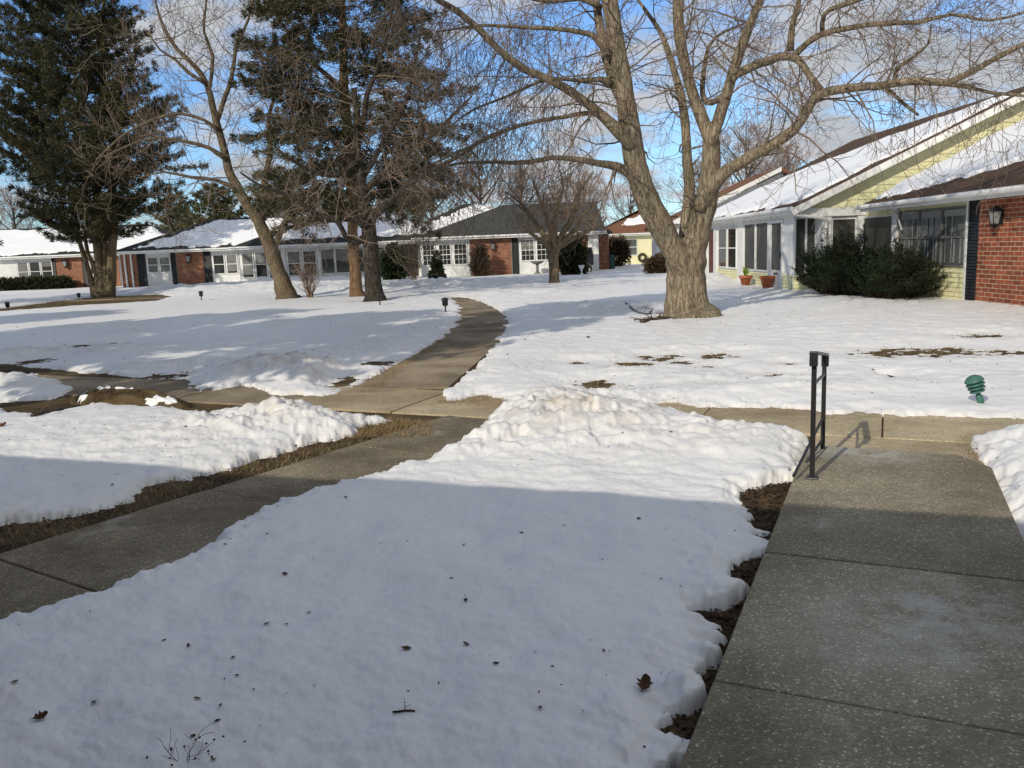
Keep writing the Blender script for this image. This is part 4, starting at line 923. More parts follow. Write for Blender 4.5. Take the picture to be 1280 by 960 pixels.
def hip_roof(H, W, D, E, ov, pitch, mat, name='roof', gable=False, ext=0.0, gr=False):
    W = W+ext; hr = D/2+ov; zr = E+pitch*hr; x0, x1, y0, y1 = -ov, W+ov, -ov, D+ov
    mb = MB(); v = [(x0, y0, E), (x1, y0, E), (x1, y1, E), (x0, y1, E), (x0+(0 if gable else hr), D/2, zr), (x1-(0.05 if gable or gr else hr), D/2, zr)]
    for f in ((0, 1, 5, 4), (1, 2, 5), (2, 3, 4, 5), (3, 0, 4), (3, 2, 1, 0)): mb.poly([v[i] for i in f])
    r_ = mb.build(name, M[mat], H)
    mb = MB(); t = 0.03
    mb.box(x0, y0-t, E-0.17, x1, y0-0.002, E+0.02); mb.box(x0-t, y0-t, E-0.17, x0-0.002, y1, E+0.02); mb.box(x1+0.002, y0-t, E-0.17, x1+t, y1, E+0.02)
    mb.box(x0+0.01, y0+0.002, E-0.06, x1-0.01, -0.002, E-0.003)
    # open gutter along the front
    mb.tube([Vector((x0, y0-0.08, E-0.03)), Vector((x1, y0-0.08, E-0.03))], [0.055, 0.055], 8)
    mb.build('gutter', M['white'], H); return hr, zr
def row_house(name, label, pxl, pxr, Y, depth=9.5, E=2.42, ov=0.45, pitch=0.42, mat='shingle', group='attached single storey units in the far row', ext=0.0, gr=False):
    xl, xr = at(pxl, 340, Y).x, at(pxr, 340, Y).x
    H = thing(name, label, 'house', (xl, Y, 0), 0, group); W = xr-xl
    mb = MB(); mb.box(0, 0, -0.1, W, depth, E-0.062); mb.build('wall', M['offwhite'], H)
    hr, zr = hip_roof(H, W, depth, E, ov, pitch, mat, ext=ext, gr=gr)
    w = WF((0, 0, 0), (1, 0, 0), (0, -1, 0)); fx = lambda px: at(px, 335, Y).x-xl
    return H, w, fx, W, hr, zr
def fz(px, py, Y): return at(px, py, Y).z
def hip_snow(H, W, D, E, ov, pitch, seed, lmar, emar, top=0.25, right=None, th=0.06):
    hr = D/2+ov; sl = math.hypot(1, pitch); smax = hr*sl; xr = W+ov if right is None else right
    poly = [(-ov+lmar+emar/sl, emar), (xr, emar), (xr-(hr*0.9 if right is None else 0), smax-top), (-ov+lmar+(smax-top)/sl, smax-top)]
    roof_snow(H, (0, -ov, E), (1, 0, 0), (0, 1, pitch), poly, seed, th, 0.12, 0.40)

# far-left unit
H, w, fx, W, hr, zr = row_house('brick_house', 'leftmost brick unit with triple window and snowy roof behind the tall fir', -170, 149, 60, ext=5)
for a, b_ in ((22, 36), (37, 51), (52, 66)): window(w, H, fx(a), fx(b_), 0.62, 2.05, 0.5)
panel(w, H, 'brick_wall', fx(70.5), fx(103), 0, 2.3, 'brick'); panel(w, H, 'brick_wall', fx(124), fx(149), 0, 2.3, 'brick'); panel(w, H, 'siding', fx(-100), fx(21), 0, 2.3, 'offwhite')
shutter(w, H, fx(65.8), fx(70.2), 0.1, 2.25); shutter(w, H, fx(103.3), fx(111), 0.1, 2.25); lantern(w, H, fx(84), 1.75, 1.3)
dr_ = panel(w, H, 'door', fx(112), fx(122), 0.02, 2.1, 'white', 0.04); mb = MB(); w.box(mb, fx(114), fx(120), 1.0, 1.95, 0.03, 0.045); mb.build('pane', M['glass'], dr_)
hip_snow(H, W+5, 9.5, 2.42, 0.45, 0.42, 101, 0.3, 0.35)
# second unit
H, w, fx, W, hr, zr = row_house('brick_house', 'brick unit with white panelled windows and shaded snowy roof right of the tall fir', 152, 300, 56, ext=6)
panel(w, H, 'brick_wall', 0.02, fx(172), 0, 2.3, 'brick'); panel(w, H, 'brick_wall', fx(221.5), fx(255), 0, 2.3, 'brick')
shutter(w, H, fx(172.3), fx(183), 0.05, 2.28); shutter(w, H, fx(214.8), fx(221), 0.05, 2.28); shutter(w, H, fx(255.5), fx(265), 0.05, 2.28)
for a, b_ in ((185, 199), (200, 214)): window(w, H, fx(a), fx(b_), 0.95, 2.02, 0.5, mat='glass_lit')
for a, b_ in ((267, 282), (283.5, 298)): window(w, H, fx(a), fx(b_), 0.70, 2.02, 0.5)
lantern(w, H, fx(238), 1.75, 1.3)
for px in (156.5, 164.5): mb = MB(); w.box(mb, fx(px), fx(px)+0.10, 0, 2.3, 0.02, 0.12); mb.build('downspout', M['white'], H)
hip_snow(H, W+6, 9.5, 2.42, 0.45, 0.42, 102, 0.75, 0.35, 0.2)
# third unit: white sunroom
H, w, fx, W, hr, zr = row_house('white_house', 'white sunroom unit with long window band behind the leaning tree and cedar', 301, 484, 54.5, ext=4)
for a, b_ in ((303, 318), (319.5, 335)): window(w, H, fx(a), fx(b_), 0.42, 2.05, 0.52)
for a, b_ in ((360, 377), (379.5, 397)): window(w, H, fx(a), fx(b_), 0.42, 2.05, 0.5)
for a, b_ in ((402, 419.5), (420, 438), (439, 456)): window(w, H, fx(a), fx(b_), 0.5, 2.1, 0, fw=0.045)
for a, b_ in ((461, 471), (472, 483)): window(w, H, fx(a), fx(b_), 0.05, 2.1, 0, fw=0.05, mat='screen')
dr_ = panel(w, H, 'door', fx(338.5), fx(352), 0.05, 2.1, 'green_door', 0.05, 'dark green door half hidden by the leaning trunk'); mb = MB(); w.box(mb, fx(349), fx(350.5), 0.95, 1.1, 0.05, 0.1); mb.build('handle', M['greymetal'], dr_)
for a, b_, dd in ((336, 337.6, 0.1), (398.2, 401, 0.08), (353, 358, 0.07)): mb = MB(); w.box(mb, fx(a), fx(b_), 0, 2.3, 0.0, dd); mb.build('post', M['white'], H)
hip_snow(H, W+4, 9.5, 2.42, 0.45, 0.42, 103, 1.0, 0.85, 0.25)
# setback unit
H, w, fx, W, hr, zr = row_house('white_house', 'setback white unit with open dark porch and bright snowy roof behind the tall bare bush', 486, 600, 56.5, depth=10, ext=5, pitch=0.47)
panel(w, H, 'porch_shade', fx(488), fx(497), 0.1, 2.2, 'screen'); panel(w, H, 'porch_shade', fx(503), fx(523), 0.1, 2.2, 'screen')  # flat dark panels stand in for the shade inside the open porch
mb = MB(); w.box(mb, fx(498), fx(500), 0, 2.35, 0, 0.1); mb.build('post', M['white'], H)
mb = MB(); p0 = w.p(fx(494), 1.72, 0.30); mb.lathe([(0.0, -0.13), (0.08, -0.11), (0.125, -0.04), (0.13, 0.02), (0.10, 0.09), (0.05, 0.13)], p0.x, p0.y, p0.z, 14); gl = mb.build('globe_lamp', M['globe'], H, True)
mb = MB(); mb.tube([p0+Vector((0, 0, 0.13)), p0+Vector((0, 0, 0.62))], [0.012, 0.012], 5); mb.lathe([(0.05, 0.12), (0.05, 0.15), (0.02, 0.17)], p0.x, p0.y, p0.z, 10); mb.build('lamp_cord', M['black'], gl)
hip_snow(H, W+5, 10, 2.42, 0.45, 0.47, 104, 0.7, 0.4, 0.15, th=0.09)
# dark roofed brick house
H, w, fx, W, hr, zr = row_house('brick_house', 'brick house with dark bare shingle roof and gridded white windows behind the small knobby tree', 527, 749, 52, depth=10.4, E=2.5, pitch=0.37, gr=True, mat='shingle_grey')
for a, b_ in ((529, 545), (549, 565), (568, 585)): window(w, H, fx(a), fx(b_), 0.78, 2.1, 0.5, 3, 4)
panel(w, H, 'brick_wall', fx(589), fx(640), 0, 2.35, 'brick'); panel(w, H, 'brick_wall', fx(692), fx(735.5), 0, 2.35, 'brick')
shutter(w, H, fx(640.5), fx(649), 0.05, 2.3); lantern(w, H, fx(617), 1.8, 1.2)
for a, b_ in ((651.5, 669), (671, 689)): window(w, H, fx(a), fx(b_), 0.85, 2.2, 0.5, 3, 4)
mb = MB(); w.box(mb, fx(586), fx(588), 0, 2.4, 0, 0.10); mb.build('downspout', M['white'], H)
panel(w, H, 'end_panel', fx(736), fx(748.5), 0, 2.42, 'white', 0.06)
H['label'] = H['label']
# brick wing beyond it
xw = at(746, 340, 55).x; Hb = thing('brick_house', 'narrow brick end wall just right of the white end panel of the dark roofed house', 'house', (xw, 55.5, 0)); wb = MB(); wb.box(0, 0, -0.1, 0.9, 7, 2.4); wb.build('wall', M['brick'], Hb)
mb = MB(); mb.poly([(-0.1, -0.3, 2.4), (1.15, -0.3, 2.4), (1.15, 7.2, 2.4), (-0.1, 7.2, 2.4)]); mb.poly([(-0.1, -0.3, 2.42), (1.15, -0.3, 2.42), (-0.1, -0.3+3.7, 4.0)]); mb.poly([(1.15, -0.3, 2.42), (1.15, 7.2, 2.42), (-0.1, 3.4, 4.0)]); mb.poly([(1.15, 7.2, 2.42), (-0.1, 7.2, 2.42), (-0.1, 3.4, 4.0)]); mb.build('roof', M['shingle'], Hb)
mb = MB(); mb.box(0.93, -0.1, 0, 1.25, 0.25, 1.0); mb.build('bin', M['plastic_teal'], Hb); 
# far yellow house
H, w, fx, W, hr, zr = row_house('yellow_house', 'small pale yellow house with red brown roof in the gap beyond the snowy walk', 752, 880, 68, depth=9, E=2.5, mat='shingle_red')
H['group'] = ''
del H['group']
panel(w, H, 'siding', 0.0, W, 0, 2.4, 'yellow_far', 0.03)
for a, b_ in ((767, 781), (782, 797)): window(w, H, fx(a), fx(b_), 0.75, 2.1, 0.5, d=0.06, mat='glass_lit')
mb = MB(); w.box(mb, fx(757), fx(759), 0, 2.4, 0.03, 0.12); mb.build('corner_board', M['white'], H)
mb = MB(); q = w.p(fx(803), 0.55, 0.06); ringp = [q+Vector((0.28*math.cos(a), 0, 0.28*math.sin(a))) for a in np.linspace(0, 6.283, 15)]; mb.tube(ringp, [0.11]*15, 6); mb.build('wreath', M['hedge'], H)
hip_snow(H, W, 9, 2.5, 0.45, 0.42, 106, 0.2, 1.7, 0.5, th=0.06)

# house unit seen through the trunk fork
B0 = (8.9, 46.0, 0); H = thing('white_house', 'white gabled house end with brown roof seen through the fork of the big trunk', 'house', B0)
mb = MB(); mb.box(0, 0, -0.1, 12, 5.5, 2.45); mb.build('wall', M['offwhite'], H)
def gable_roof(H, x0, xr, y0, y1, E, pitch, mat, th=0.16, name='roof', x1=None):
    mb = MB(); x1 = 2*xr-x0 if x1 is None else x1; zr = E+pitch*(xr-x0); z1 = zr-pitch*(x1-xr)
    for (xa, za, xb, zb) in ((x0, E, xr, zr), (xr, zr, x1, z1)):
        mb.hexa([(xa, y0, za-th), (xb, y0, zb-th), (xb, y1, zb-th), (xa, y1, za-th), (xa, y0, za), (xb, y0, zb), (xb, y1, zb), (xa, y1, za)])
    return mb.build(name, M[mat], H)
gable_roof(H, -0.35, 6, -0.35, 6, 2.55, 0.45, 'shingle_red')
w = WF((0, 0, 0), (1, 0, 0), (0, -1, 0)); clapboard(w, H, 0, 12, 2.2, 5.2, 'offwhite', 0.2, lambda z: (max(0, (z-2.4)/0.45), 12-max(0, (z-2.4)/0.45)))
mb = MB(); mb.hexa([(-0.38, -0.40, 2.34), (6, -0.40, 5.2), (6, -0.355, 5.2), (-0.38, -0.355, 2.34), (-0.38, -0.40, 2.57), (6, -0.40, 5.43), (6, -0.355, 5.43), (-0.38, -0.355, 2.57)]); mb.build('rake_board', M['white'], H)
window(w, H, 0.5, 1.4, 0.8, 2.1)
w = WF((0, 0, 0), (0, 1, 0), (-1, 0, 0)); window(w, H, 1.0, 2.6, 0.7, 2.1); panel(w, H, 'siding', 0, 5.5, 0, 0.65, 'yellow_far', 0.02)

# ------------------------------------------------------------------ the yellow house on the right
B0 = (8.55, 24.5, 0.0); H = thing('yellow_house', 'pale yellow gabled house with white porch windows and red brick wing behind the yew bushes', 'house', B0)
PT = 0.46
# local frame: x right, y away; west wall at x=0, gable plane at y=0, wing wall at x=1.85
mb = MB(); mb.prism([(0, 0.5), (0.65, 0.5), (0.65, 0.02), (13.6, 0.02), (13.6, 12.6), (0, 12.6)], -0.1, 2.44); mb.build('wall', M['white'], H)
mb = MB(); mb.box(1.87, -16, -0.1, 15.0, -0.002, 2.36); mb.build('wing_wall', M['yellow'], H)
wl = WF((0, 0, 0), (0, 1, 0), (-1, 0, 0)); ly = lambda px, x=8.55: (lambda t: t)(brent(px, x)) - 24.5
def brent(px, x):
    lo, hi = 5.0, 80.0
    for _ in range(60):
        m_ = (lo+hi)/2
        if at(px, 340, m_).x < x: lo = m_
        else: hi = m_
    return lo
E6 = 2.46
# west wall : siding, windows, door
clapboard(wl, H, 0.55, ly(963), 0.02, 0.52, 'yellow', 0.11); clapboard(wl, H, ly(964), ly(897), 0.02, 0.52, 'yellow', 0.11)
def post(w, u0, u1, z0=0, z1=2.44, d=0.05): 
    mb = MB(); w.box(mb, u0, u1, z0, z1, 0, d); return mb.build('post', M['white'], H)
window(wl, H, ly(898.5), ly(909.5), 0.56, 2.12, 0.5, d=0.02); window(wl, H, ly(910), ly(921.5), 0.56, 2.12, 0.5, d=0.02)
window(wl, H, ly(931), ly(945), 0.56, 2.2, 0, fw=0.05, d=0.02, mat='screen'); window(wl, H, ly(945.5), ly(961), 0.56, 2.2, 0, fw=0.05, d=0.02, mat='screen')
for a, b_ in ((923, 930), (961.5, 963)): post(wl, ly(a), ly(b_))
dr_ = window(wl, H, ly(964), ly(979), 0.06, 2.2, 0.26, fw=0.10, d=0.03, mat='screen', label='white storm door with dark glass upper panel'); dr_.name = 'door'
mb = MB(); wl.box(mb, ly(965.5), ly(977.5), 0.14, 0.60, 0.0, 0.045); mb.build('kick_panel', M['white'], dr_)
mb = MB(); wl.box(mb, ly(969), ly(974), 0.50, 0.56, 0.046, 0.06); mb.build('mail_slot', M['black'], dr_)
mb = MB(); wl.box(mb, ly(977.2), ly(978.2), 1.0, 1.2, 0.06, 0.11); mb.build('handle', M['greymetal'], dr_)
pd_ = panel(wl, H, 'door', ly(887.5), ly(892.5), 0.05, 2.1, 'redbrown', 0.05, 'red brown door at the far end of the porch'); post(wl, ly(893), ly(897)); post(wl, ly(884), ly(887), d=0.12)
window(wl, H, ly(879), ly(883.5), 0.6, 2.1, 0.5, d=0.02)
# recessed front corner (screens) and front screens
wf0 = WF((0, 0.5, 0), (1, 0, 0), (0, -1, 0)); wf = WF((0, 0.02, 0), (1, 0, 0), (0, -1, 0))
window(wf0, H, 0.03, 0.36, 0.55, 2.2, 0, fw=0.03, d=0.02, mat='screen'); window(wf0, H, 0.36, 0.65, 0.55, 2.2, 0, fw=0.03, d=0.02, mat='screen')
clapboard(wf0, H, 0.0, 0.64, 0.02, 0.52, 'yellow', 0.11)
post(wf, 0.65, 0.90, d=0.10); post(wf, 1.66, 1.86, d=0.10)
window(wf, H, 0.92, 1.65, 0.55, 2.14, 0, fw=0.04, d=0.03, mat='screen'); clapboard(wf, H, 0.90, 1.70, 0.02, 0.52, 'yellow', 0.11)
mb = MB(); wf.box(mb, 0.02, 2.2, 2.20, 2.44, 0.0, 0.13); mb.build('beam', M['white'], H)
# gable siding
clapboard(wf, H, 0, 13.6, 2.45, 5.6, 'yellow', 0.20, lambda z: (max(0.02, (z-2.50)/PT), 13.6-max(0.02, (z-2.50)/PT)))
gable_roof(H, -0.28, 6.8, -0.32, 12.9, 2.50, PT, 'shingle_brown', 0.10)
mb = MB(); z0_, z1_ = 2.50-0.28*0, 2.50+PT*7.08
mb.hexa([(-0.30, -0.36, 2.26), (6.8, -0.36, z1_-0.24), (6.8, -0.325, z1_-0.24), (-0.30, -0.325, 2.26), (-0.30, -0.36, 2.47), (6.8, -0.36, z1_-0.03), (6.8, -0.325, z1_-0.03), (-0.30, -0.325, 2.47)])
mb.hexa([(6.8, -0.36, z1_-0.24), (13.9, -0.36, 2.26), (13.9, -0.325, 2.26), (6.8, -0.325, z1_-0.24), (6.8, -0.36, z1_-0.03), (13.9, -0.36, 2.47), (13.9, -0.325, 2.47), (6.8, -0.325, z1_-0.03)])
mb.build('rake_board', M['white'], H)
mb = MB(); mb.box(-0.32, -0.36, 2.32, -0.285, 12.9, 2.49); mb.tube([Vector((-0.36, -0.36, 2.45)), Vector((-0.36, 12.9, 2.45))], [0.06, 0.06], 8); mb.box(-0.28, -0.30, 2.36, 0.0, 12.9, 2.39); mb.build('gutter', M['white'], H)
mb = MB(); mb.tube([Vector((-0.34, -0.30, 2.40)), Vector((-0.20, -0.28, 2.26)), Vector((0.62, -0.16, 2.16)), Vector((0.72, -0.14, 2.05)), Vector((0.74, -0.14, 0.1))], [0.045]*5, 8); mb.build('downspout', M['white'], H)
SL = math.hypot(1, PT); smax = 7.08*SL
roof_snow(H, (-0.28, -0.32, 2.50), (0, 1, 0), (1, 0, PT), [(0.62, 0.26), (0.50, smax*0.5), (0.46, smax-0.6), (3, smax-0.9), (5.5, smax-1.6), (8, smax-2.3), (10.5, smax-3.2), (12.4, smax-4.6), (12.9, smax*0.15), (13.0, 0.05), (7, 0.04), (3, 0.16)], 120, 0.07, 0.07, 0.26)
# wing: side wall faces west at x = 1.85
ww = WF((1.87, 0, 0), (0, 1, 0), (-1, 0, 0)); lw = lambda px: brent(px, 10.42)-24.5
window(ww, H, lw(1079), lw(1116), 0.5, 2.14, 0, fw=0.04, d=0.03, mat='screen')
post(ww, lw(1117), lw(1122), 0, 2.3, 0.08); post(ww, -0.03, lw(1078), 0, 2.3, 0.06)
# large triple window: three sashes, each with meeting rail, curtains behind the glass
ua, ub = lw(1123), lw(1207); third = (ub-ua)/3
for i in range(3):
    f = window(ww, H, ua+third*i+(0.01 if i else 0), ua+third*(i+1), 0.82, 2.20, 0.49, fw=0.035, d=0.012, mat='glass_lit', frame='stone')
    mb = MB(); uA, uB = sorted((ua+third*i, ua+third*(i+1)))
    for k in range(7):
        uu = uA+0.08+(uB-uA-0.2)*k/6.5
        if (k+i) % 3 != 1: ww.box(mb, uu, uu+0.04+0.02*(k % 2), 0.90, 1.46 if k % 2 else 2.1, 0.0125, 0.016)
    ww.box(mb, uA+0.07, uB-0.07, 1.98, 2.13, 0.0125, 0.0175)
    mb.build('curtain', M['curtain'], f)
clapboard(ww, H, lw(1122), lw(1206), 0.02, 0.80, 'yellow', 0.11)
panel(ww, H, 'corner_board', lw(1207.5), lw(1209.5), 0, 2.3, 'offwhite', 0.06)
shutter(ww, H, lw(1210), lw(1223), 0.06, 2.28)
panel(ww, H, 'brick_wall', -16, lw(1223.5), -0.05, 2.34, 'brick_near', 0.05)
lantern(WF((1.82, 0, 0), (0, 1, 0), (-1, 0, 0)), H, lw(1252), 1.84, 0.92)
# wing roof
WX, WR, y1w = 1.42, 8.4, -0.62
zrw = 2.45+PT*(WR-WX)
mb = MB(); th_ = 0.10
mb.hexa([(WX, -16.4, 2.45-th_), (WR, -16.4, zrw-th_), (WR, -0.33, zrw-th_), (WX, -0.85, 2.45-th_), (WX, -16.4, 2.45), (WR, -16.4, zrw), (WR, -0.33, zrw), (WX, -0.85, 2.45)])
mb.hexa([(WR, -16.4, zrw-th_), (15.4, -16.4, 2.45-th_), (15.4, -0.37, 2.45-th_), (WR, -0.37, zrw-th_), (WR, -16.4, zrw), (15.4, -16.4, 2.45), (15.4, -0.37, 2.45), (WR, -0.37, zrw)])
mb.build('wing_roof', M['shingle_brown'], H)
mb = MB(); mb.box(WX-0.035, -16.4, 2.26, WX-0.003, -0.85, 2.44); mb.tube([Vector((WX-0.085, -16.4, 2.39)), Vector((WX-0.085, -0.83, 2.39))], [0.065, 0.065], 8); mb.box(WX, -16.3, 2.30, 1.81, -0.86, 2.34)
mb.build('wing_gutter', M['white'], H)
mb = MB(); mb.tube([Vector((WX-0.05, -2.6, 2.30)), Vector((1.62, -2.62, 2.12)), Vector((1.74, -2.64, 1.72))], [0.018]*3, 6); mb.build('drain_tube', M['white'], H)
smw = (WR-WX)*SL
roof_snow(H, (WX, -16.4, 2.45), (0, 1, 0), (1, 0, PT), [(0.2, 2.6), (7, 2.3), (8.6, 1.95), (10.5, 1.45), (12.5, 0.9), (14, 0.5), (15.2, 0.30), (15.7, 0.8), (16.05, smw*0.6), (16.1, smw-0.3), (0.2, smw-0.2)], 121, 0.08, 0.07, 0.28)

# ------------------------------------------------------------------ the photographer's own house behind the viewpoint (throws the foreground shadow)
AZ, EL = R_(35.0), R_(29.0)
ang = math.atan2(-0.36, 1.0); Hs = thing('brick_house', 'brick house behind the viewpoint whose eave shades the foreground', 'house', (0, 0, 0), ang)
Hs.location = (0.0, 0.53-1.65, 0)
mb = MB(); mb.box(-17, -8.5, -0.1, 7.2, 0, 2.5); mb.build('wall', M['brick_near'], Hs)
mb = MB(); zz = 2.60
for q in ([(-17.6, 1.5, zz), (-17.6, -4.2, zz+2.1), (7.8, -4.2, zz+2.1), (7.8, 1.5, zz)], [(-17.6, -9.2, zz), (7.8, -9.2, zz), (7.8, -4.2, zz+2.1), (-17.6, -4.2, zz+2.1)], [(-17.6, 1.5, zz), (7.8, 1.5, zz), (7.8, -9.2, zz), (-17.6, -9.2, zz)],
          [(-17.6, 1.5, zz), (-17.6, -9.2, zz), (-17.6, -4.2, zz+2.1)], [(7.8, 1.5, zz), (7.8, -4.2, zz+2.1), (7.8, -9.2, zz)]): mb.poly(q)
mb.build('roof', M['shingle_brown'], Hs)
w = WF((0, 0, 0), (-1, 0, 0), (0, 1, 0))
for u in (1.6, 4.6, 8.0, 11.5): window(w, Hs, u, u+1.5, 0.8, 2.1)
mb = MB(); mb.box(-17.6, 1.5, zz-0.16, 7.8, 1.54, zz-0.002); mb.build('gutter', M['white'], Hs)

# ------------------------------------------------------------------ hand rail
p1, p2 = Vector((*gp(1015, 597, 0.1), 0.1)), Vector((*gp(1028, 572, 0.03), 0.03))
T = thing('handrail', 'short black iron handrail on two posts at the end of the walkway', 'handrail', (p1.x, p1.y, 0))
ax = Vector((p2.x-p1.x, p2.y-p1.y, -0.09)).normalized(); bx_ = Vector((ax.y, -ax.x, 0)); o = Vector((p1.x, p1.y, 0)); p1 = p1-o; p2 = p2-o
HR = 0.80
def bar(mb, a, b_, wx, wy):
    d = (b_-a).normalized(); s = d.cross(Vector((0, 0, 1)))
    s = s.normalized() if s.length > 0.1 else bx_; t = s.cross(d).normalized()
    mb.obox(a-s*wx/2-t*wy/2, s*wx, (b_-a), t*wy) if False else mb.hexa([a-s*wx/2-t*wy/2, a+s*wx/2-t*wy/2, a+s*wx/2+t*wy/2, a-s*wx/2+t*wy/2, b_-s*wx/2-t*wy/2, b_+s*wx/2-t*wy/2, b_+s*wx/2+t*wy/2, b_-s*wx/2+t*wy/2])
up = Vector((0, 0, 1))
HR2 = 0.75
for p, hh in ((p1, HR), (p2, HR2)):
    mb = MB(); bar(mb, p-up*0.06, p+up*hh, 0.030, 0.030); bar(mb, p, p+up*0.006, 0.075, 0.075)
    ob = mb.build('post', M['black'], T); bv = ob.modifiers.new('e', 'BEVEL'); bv.width = 0.003; bv.segments = 2
mb = MB(); a = p1-ax*0.05+up*HR; b_ = p2+ax*0.05+up*HR2
bar(mb, a, b_, 0.050, 0.018); bar(mb, a+up*0.006, a-up*0.085, 0.050, 0.018); bar(mb, b_+up*0.006, b_-up*0.085, 0.050, 0.018)
ob = mb.build('top_rail', M['black'], T); bv = ob.modifiers.new('e', 'BEVEL'); bv.width = 0.003; bv.segments = 2
mb = MB(); bar(mb, p1+up*(HR-0.20), p2+up*(HR2-0.14), 0.016, 0.014); mb.build('cross_bar', M['black'], T)
for s, e in ((p2+up*0.30, p1-ax*0.12-bx_*0.10+up*0.02), (p2+up*0.14, p1+ax*0.1-bx_*0.12-up*0.05)):
    mb = MB(); bar(mb, s, e, 0.014, 0.014); mb.build('brace', M['black'], T)

# ------------------------------------------------------------------ lawn lights
x, y = gp(1227, 503, 0.08); zb = snow_z(x, y)
T = thing('path_light', 'tilted green tiered garden light stuck in the snow by the cross walk', 'garden light', (x, y, zb-0.01)); T.rotation_euler = (R_(-8), R_(-17), R_(20)); T.scale = (0.84, 0.84, 0.84)
mb = MB(); mb.lathe([(0.028, -0.1), (0.032, 0.02), (0.036, 0.10), (0.022, 0.115), (0.02, 0.13)], sides=16); mb.build('stake', M['greenlight'], T, True)
mb = MB(); mb.lathe([(0.02, 0.125), (0.045, 0.16), (0.05, 0.30), (0.04, 0.31)], sides=16); mb.build('lamp_core', M['globe'] if False else M['greenlight'], T, True)
for i, (z, rr_) in enumerate(((0.155, 0.072), (0.195, 0.085), (0.235, 0.092))):
    mb = MB(); mb.lathe([(0.05, z+0.028), (rr_, z+0.002), (rr_+0.004, z-0.006), (rr_-0.006, z-0.002), (0.046, z+0.018)], sides=20); mb.build('louvre', M['greenlight'], T, True)
mb = MB(); mb.lathe([(0.098, 0.268), (0.092, 0.282), (0.070, 0.312), (0.035, 0.33), (0.0, 0.335)], sides=20); mb.build('cap', M['greenlight'], T, True)
def small_light():
    T = thing('path_light', 'dark little path light on the snow tip beside the far bend of the path', 'garden light', (0, 0, 0), 0, 'small dark path lights on the far lawn')
    mb = MB(); mb.lathe([(0.02, -0.1), (0.02, 0.16)], sides=8); mb.build('stake', M['black'], T, True)
    mb = MB(); mb.lathe([(0.05, 0.15), (0.075, 0.17), (0.075, 0.30), (0.10, 0.31), (0.09, 0.34), (0.02, 0.37)], sides=12); mb.build('lamp_head', M['black'], T, True); return T
sl_ = small_light()
for i, (px, py, lab) in enumerate([(557, 391, 'dark little path light on the snow tip beside the far bend of the path'), (475, 382, 'dark little path light right of the dark bare trunk'), (252, 376, 'dark little path light on the snow between fir and leaning tree'),
                                   (99, 374, 'dark little path light in the brown grass left of the fir trunks'), (10, 387, 'dark little path light nearest the left picture edge')]):
    x, y = gp(px, py, 0.07); z = snow_z(x, y)
    if i == 0: sl_.location = (x, y, z); sl_['label'] = lab
    else: copy_thing(sl_, (x, y, z), i*1.1, lab)

# ------------------------------------------------------------------ porch pots, bird bath, figure, cart
def pot(label, px, py, Y, s, plant):
    x = at(px, py, Y).x; z = snow_z(x, Y)-0.02
    T = thing('flower_pot', label, 'flower pot', (x, Y, z)); mb = MB()
    mb.lathe([(0.13*s, 0), (0.19*s, 0.26*s), (0.225*s, 0.262*s), (0.23*s, 0.35*s), (0.20*s, 0.35*s), (0.185*s, 0.30*s)], sides=24); mb.build('pot', M['terracotta'], T, True)
    mb = MB(); mb.lathe([(0.0, 0.305*s), (0.185*s, 0.30*s), (0.18*s, 0.28*s)], sides=18); mb.build('soil', M['soil'], T)
    if plant:
        r = random.Random(3); mb = MB()
        for k in range(30): blades(mb, Vector((r.uniform(-.05, .05), r.uniform(-.05, .05), 0.33*s+r.uniform(0, 0.2))), Vector((r.uniform(-.5, .5), r.uniform(-.5, .5), 1)).normalized(), 3, 0.14, 0.022, 0.06, r)
        mb.build('plant', M['plant'], T)
pot('terracotta flower pot with a bright green plant on the porch snow', 932, 360, 28.6, 1.0, True)
pot('empty wide terracotta flower pot in front of the white storm door', 959, 362, 26.6, 1.08, False)
x = at(672, 345, 50.9).x; T = thing('bird_bath', 'grey pedestal bird bath below the gridded window pair', 'bird bath', (x, 50.9, 0.05))
mb = MB(); mb.lathe([(0.22, 0), (0.20, 0.08), (0.10, 0.14), (0.08, 0.5), (0.11, 0.62)], sides=16); mb.build('pedestal', M['stone'], T, True)
mb = MB(); mb.lathe([(0.10, 0.60), (0.28, 0.66), (0.42, 0.76), (0.42, 0.79), (0.36, 0.77), (0.0, 0.70)], sides=20); mb.build('bowl', M['stone'], T, True)
x = at(727, 342, 46).x; T = thing('garden_statue', 'small white planter urn figure in the snow right of the bushy shrub', 'garden ornament', (x, 46, 0.08)); T.scale = (0.55, 0.55, 0.62)
mb = MB(); mb.lathe([(0.16, 0), (0.16, 0.08), (0.07, 0.14), (0.06, 0.3), (0.14, 0.42), (0.10, 0.46)], sides=14); mb.build('base', M['white'], T, True)
mb = MB(); mb.lathe([(0.08, 0.45), (0.24, 0.62), (0.30, 0.82), (0.33, 0.85), (0.28, 0.85), (0.0, 0.72)], sides=16); mb.build('bowl', M['white'], T, True)
x = at(737, 341, 50).x; T = thing('wheelbarrow', 'dark wheelbarrow leaning upright against the white end panel', 'wheelbarrow', (x, 50.6, 0.05))
mb = MB(); mb.hexa([(-0.35, 0.15, 0.45), (0.35, 0.15, 0.45), (0.35, 0.5, 0.5), (-0.35, 0.5, 0.5), (-0.28, 0.45, 1.5), (0.28, 0.45, 1.5), (0.28, 0.7, 1.5), (-0.28, 0.7, 1.5)]); mb.build('tray', M['shutter'], T)
